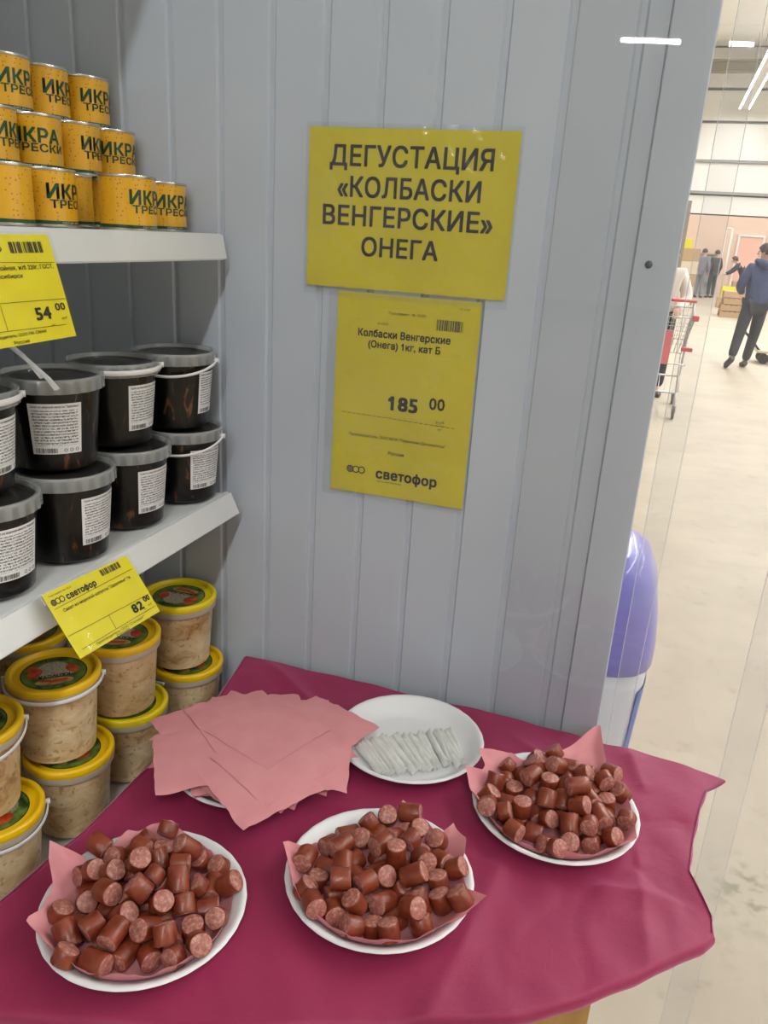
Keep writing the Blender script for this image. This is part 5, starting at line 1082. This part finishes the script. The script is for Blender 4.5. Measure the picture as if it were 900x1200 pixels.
m_jwhite = mat('off_white_knit', (224, 212, 204), .85, bump=.5, bscale=14, bdist=.01)
m_jblack = mat('dark_jacket_cloth', (46, 48, 56), .8)
m_jgrey = mat('grey_jacket_cloth', (120, 122, 132), .8)
m_trs = mat('dark_trousers_cloth', (38, 40, 48), .85, c2=(48, 50, 58), scale=10)
m_shoe = mat('dark_brown_shoes', (52, 46, 42), .6)
m_hair = mat('dark_brown_hair', (66, 42, 34), .6)
M1 = dict(dark=m_darkgrey, hair=m_hair, jacket=m_jblue, trousers=m_trs, shoe=m_shoe)
# walking away; left foot pushed back with its heel up
person('person in a blue hooded jacket and dark trousers walking away down the hall', (1.24, 12.2, 0), radians(14), 1.66,
       dict(hil=(-.09, 0, .90), knl=(-.16, -.04, .50), anl=(-.26, -.20, .17), tol=(-.27, -.08, .05), knr=(.10, .10, .50), anr=(.06, .14, .09), tor=(.08, .28, .03), face=(-.75, .6, 0),
            ell=(-.27, .0, 1.15), wrl=(-.16, .20, 1.06), hal=(-.12, .26, 1.06), elr=(.27, .0, 1.15), wrr=(.16, .20, 1.08), har=(.12, .26, 1.08)), M1, hooded=True)
person('person in an off-white jumper behind the shopping trolley, mostly hidden by the wall end', (.03, 9.15, 0), radians(180), 1.58,
       dict(wrl=(-.16, .32, 1.02), hal=(-.16, .38, 1.0), ell=(-.26, .05, 1.14), wrr=(.16, .32, 1.02), har=(.16, .38, 1.0), elr=(.26, .05, 1.14)), dict(dark=m_darkgrey, hair=m_hair, jacket=m_jwhite, trousers=m_trs, shoe=m_shoe))
person('person in dark clothes standing far down the hall beside a clear display case', (1.62, 31.0, 0), radians(30), 1.6, {}, dict(dark=m_darkgrey, hair=m_hair, jacket=m_jblack, trousers=m_trs, shoe=m_shoe))
person('person in grey far down the hall, seen through the clear strips', (1.18, 30.5, 0), radians(-20), 1.62, {}, dict(dark=m_darkgrey, hair=m_hair, jacket=m_jgrey, trousers=m_jgrey, shoe=m_shoe))
person('person in a dark top bending over goods near the yellow crate', (2.35, 28.0, 0), radians(90), 1.6,
       dict(chest=(0, .18, 1.22), neck=(0, .28, 1.34), neck2=(0, .33, 1.39), head=(0, .40, 1.44), crown=(0, .43, 1.49), shl=(-.17, .24, 1.28), shr=(.17, .24, 1.28), ell=(-.2, .42, 1.08), elr=(.2, .42, 1.08), wrl=(-.15, .6, .98), hal=(-.14, .66, .95), wrr=(.15, .6, .98), har=(.14, .66, .95)), dict(dark=m_darkgrey, hair=m_hair, jacket=m_jblack, trousers=m_trs, shoe=m_shoe))

# ================================================================== SHOPPING TROLLEY
m_wire = mat('chromed_wire', (196, 196, 194), .3, metal=.6)
m_redp = mat('red_plastic', (206, 60, 66), .4)
ct = thing('shopping_trolley', 'wire shopping trolley with red grips standing past the wall end', 'trolley', loc=(.06, 8.3, 0))
W, D0, D1 = .27, -.40, .42
q = MB()
def lerp3(a, c, t): return tuple(a[i]+(c[i]-a[i])*t for i in range(3))
corners_t = [(-W, D0, .93), (W, D0, .93), (W, D1, .97), (-W, D1, .97)]; corners_b = [(-W*.75, D0+.10, .60), (W*.75, D0+.10, .60), (W*.85, D1-.02, .66), (-W*.85, D1-.02, .66)]
for lv in (0, .25, .5, .75, 1):
    r_ = [lerp3(corners_t[i], corners_b[i], lv) for i in range(4)]; q.tube(r_+[r_[0]], .006 if lv in (0, 1) else .003, 6)
for e_, nb in ((0, 12), (1, 16), (2, 12), (3, 16)):
    a0, a1 = corners_t[e_], corners_t[(e_+1) % 4]; b0, b1 = corners_b[e_], corners_b[(e_+1) % 4]
    for i in range(nb+1): q.tube([lerp3(a0, a1, i/nb), lerp3(b0, b1, i/nb)], .003, 5)
for i in range(1, 12): q.tube([lerp3(corners_b[0], corners_b[1], i/12), lerp3(corners_b[3], corners_b[2], i/12)], .003, 5)
obj('wire_basket', q.mesh('wire_basket', m_wire, True), ct)
q = MB()
for s in (-1, 1):
    q.tube([(s*W, D1+.06, 1.02), (s*W*.95, D1-.06, .66), (s*W*.9, D1-.10, .30), (s*W*.95, D1-.02, .13)], .011, 8)
    q.tube([(s*W*.9, D1-.10, .30), (s*W*.8, D0+.02, .24), (s*W*.8, D0-.02, .13)], .011, 8)
    q.tube([(s*W*.75, D0+.12, .60), (s*W*.8, D0+.02, .24)], .009, 8)
q.tube([(-W*.8, D0+.02, .24), (W*.8, D0+.02, .24)], .010, 8); q.tube([(-W*.9, D1-.10, .30), (W*.9, D1-.10, .30)], .010, 8)
q.tube([(-W*.9, D0+.05, .50), (W*.95, D0+.05, .50)], .007, 8)
obj('frame', q.mesh('frame', m_wire, True), ct)
q = MB()
for i in range(9): q.tube([(-W*.8+i*W*1.6/8, D0+.02, .26), (-W*.85+i*W*1.7/8, D1-.10, .31)], .004, 5)
obj('lower_rack', q.mesh('lower_rack', m_wire, True), ct)
q = MB(); q.tube([(-W-.02, D1+.06, 1.03), (W+.02, D1+.06, 1.03)], .016, 10); obj('handle', q.mesh('handle', m_redp, True), ct)
for s in (-1, 1):
    o = obj('corner_bumper', box_mesh('corner_bumper', (s*W*1.0-.03, D0-.03, .905), (s*W*1.0+.03, D0+.03, .955), m_redp), ct); bevel(o, .008)
o = obj('side_grip', box_mesh('side_grip', (W*.72, D0+.03, .625), (W*.72+.10, D0+.09, .66), m_redp), ct); bevel(o, .006)
o = obj('child_seat_panel', box_mesh('child_seat_panel', (-.03, D0+.02, .50), (.10, D0+.035, .80), mat('pink_plastic', (226, 120, 130), .5)), ct)
for s in (-1, 1):
    for yy in (D0-.02, D1-.02):
        q = MB(); q.tube([(s*W*.82-.012, yy, .062), (s*W*.82+.012, yy, .062)], .062, 18); wh = obj('wheel', auto_smooth(q.mesh('wheel', m_darkgrey)), ct)
        q = MB(); q.box((s*W*.82-.02, yy-.012, .06), (s*W*.82-.015, yy+.012, .14)); q.box((s*W*.82+.015, yy-.012, .06), (s*W*.82+.02, yy+.012, .14)); obj('fork', q.mesh('fork', m_wire), wh)

# ================================================================== FAR END OF THE HALL
m_carton = mat('brown_carton', (176, 146, 112), .8); m_carton2 = mat('pale_carton', (206, 190, 166), .8); m_yel = mat('yellow_crate_plastic', (222, 210, 50), .6); m_pal = mat('pallet_wood', (170, 140, 104), .8)
def pallet(parent, x, y, z, w=1.2, d=.8):
    q = MB()
    for i in range(6): q.box((x+i*(w-.1)/5, y, z+.12), (x+i*(w-.1)/5+.1, y+d, z+.145))
    for k in range(3): q.box((x, y+k*(d-.1)/2, z), (x+w, y+k*(d-.1)/2+.1, z+.12))
    return obj('pallet', q.mesh('pallet', m_pal), parent)
g = thing('goods_pallet', 'tall pallet of pale cartons far off beside the wall end', 'pallet', 'pallets of goods at the far end', (-.1, 26.0, 0)); pallet(g, 0, 0, 0, 1.0)
for z in range(4):
    for x in range(2):
        o = obj('carton', box_mesh('carton', (x*.5+.01, .02, .15+z*.36), (x*.5+.49, .78, .15+z*.36+.35), m_carton2 if (x+z) % 2 else m_carton), g)
g = thing('goods_pallet', 'low stack of wooden pallets and boards beside the walking person', 'pallet', 'pallets of goods at the far end', (1.45, 22.0, 0)); pallet(g, 0, 0, 0, .7); pallet(g, 0, 0, .16, .7); pallet(g, .04, 0, .32, .7)
obj('carton', box_mesh('carton', (.02, .05, .475), (.6, .7, .62), m_carton), g)
g = thing('goods_pallet', 'brown cartons under the bending person, next to the yellow crate', 'pallet', 'pallets of goods at the far end', (2.0, 27.0, 0)); pallet(g, 0, 0, 0, 1.6)
for x in range(3): obj('carton', box_mesh('carton', (x*.53+.01, .02, .15), (x*.53+.51, .78, .72), m_carton2 if x % 2 else m_carton), g)
g = thing('plastic_crate', 'yellow crate standing on a brown box at the far end', 'crate', loc=(1.62, 25.8, 0))
obj('box', box_mesh('box', (-.05, 0, 0), (.5, .4, .28), m_carton), g)
q = MB(); q.box((.03, .02, .285), (.42, .38, .30)); q.box((.03, .02, .3), (.42, .04, .60)); q.box((.03, .36, .3), (.42, .38, .60)); q.box((.03, .04, .3), (.05, .36, .60)); q.box((.40, .04, .3), (.42, .36, .60)); obj('crate_shell', q.mesh('crate_shell', m_yel), g)
g = thing('display_case', 'clear upright display case with pale frame far down the hall', 'case', loc=(1.02, 31.6, 0))
q = MB()
for x in (0, .62):
    for y in (0, .5): q.box((x, y, 0), (x+.03, y+.03, 1.5))
for z in (0, .5, 1.0, 1.47): q.box((0, 0, z), (.65, .53, z+.03))
obj('frame', q.mesh('frame', m_lgrey), g); obj('panel', box_mesh('panel', (.02, .24, .05), (.63, .26, 1.45), mat('pale_grey_board', (178, 178, 176), .5)), g)
g = thing('steel_post', 'thin grey-brown post rising beside the wall end far down the hall', 'post', loc=(.27, 20.0, 0))
q = MB(); q.box((-.05, -.05, 0), (.05, .05, 2.55)); obj('shaft', q.mesh('shaft', mat('post_paint', (128, 118, 108), .6)), g); q = MB(); q.box((-.12, -.12, 0), (.12, .12, .02)); obj('base_plate', q.mesh('base_plate', m_grey), g)
g = thing('yellow_notice', 'small yellow notice on the pinkish far wall', 'sign', loc=(.62, 34.96, 1.75)); obj('notice_board', box_mesh('notice_board', (-.22, -.02, -.2), (.22, .02, .2), m_yel), g)
g = thing('pipe_rack', 'white upright pipes in front of the pink doors', 'pipe', loc=(1.95, 34.5, 0))
for x in (0, .22): q = MB(); q.tube([(x, 0, 0), (x, 0, 2.4)], .03, 10); obj('pipe', q.mesh('pipe', m_hallwhite, True), g)
q = MB(); q.tube([(0, 0, 2.4), (.22, 0, 2.4)], .03, 10); obj('pipe', q.mesh('pipe', m_hallwhite, True), g)
g = thing('floor_trolley', 'low platform trolley with a dark push bar beyond the walking person', 'trolley', loc=(1.45, 12.9, 0))
o = obj('platform', box_mesh('platform', (0, 0, .16), (.9, .5, .20), m_carton2), g); bevel(o, .01)
q = MB(); q.tube([(.05, .05, .18), (-.22, .0, .46)], .018, 8); q.tube([(-.22, -.08, .46), (-.22, .12, .46)], .016, 8); obj('push_bar', q.mesh('push_bar', m_black, True), g)
for x in (.12, .78):
    for y in (.08, .42): q = MB(); q.tube([(x, y-.02, .075), (x, y+.02, .075)], .075, 16); obj('wheel', auto_smooth(q.mesh('wheel', m_blackrub)), g)
obj('bag', (lambda: (q := MB(), q.add(*loft([superring(.22, .18, 0), superring(.30, .22, .08), superring(.28, .21, .18), superring(.12, .10, .24)])), auto_smooth(q.mesh('bag', m_carton2), 60))[-1])(), g, (.5, .25, .20))

# ================================================================== LAMP FITTINGS
m_fit = mat('white_lamp_housing', (226, 226, 224), .5)
for i, (lx, lz, y0, y1) in enumerate(LAMP_ROWS):
    where = ['over the aisle, ahead of the camera', 'over the aisle, above and behind the table', 'along the right side of the hall', 'nearest the right wall', 'left of the aisle behind the ribbed wall', 'right of the aisle, added to light the table from beyond'][i]
    g = thing('ceiling_lamp', 'long white fluorescent lamp row ' + where, 'lamp', 'rows of ceiling lamps', (lx, y0, lz))
    q = MB(); q.box((-.12, 0, 0), (.12, y1-y0, .07)); obj('housing', q.mesh('housing', m_fit), g)
    for sx in (-.155, .155):
        q = MB(); q.tube([(sx, .1, .01), (sx, y1-y0-.1, .01)], .026, 8); obj('tube', q.mesh('tube', m_tube2, True), g)
    q = MB()
    for yy in range(1, int(y1-y0), 4): q.tube([(0, yy, .07), (0, yy, 8.6-lz)], .008, 6)
    obj('hanger', q.mesh('hanger', m_grey), g)
g = thing('ceiling_lamp', 'two-tube fluorescent lamp crosswise behind the camera, mirrored in the clear strip', 'lamp', 'rows of ceiling lamps', (-1.1, -15.5, 5.15))
q = MB(); q.box((-.92, -.10, .045), (.92, .10, .10)); obj('housing', q.mesh('housing', m_fit), g)
for yy in (-.055, .055): q = MB(); q.tube([(-.9, yy, .02), (.9, yy, .02)], .03, 10); obj('tube', q.mesh('tube', m_tube, True), g)
q = MB()
for x in (-.5, .5): q.tube([(x, 0, .10), (x, 0, 8.6-5.15)], .006, 6)
obj('hanger', q.mesh('hanger', m_grey), g)
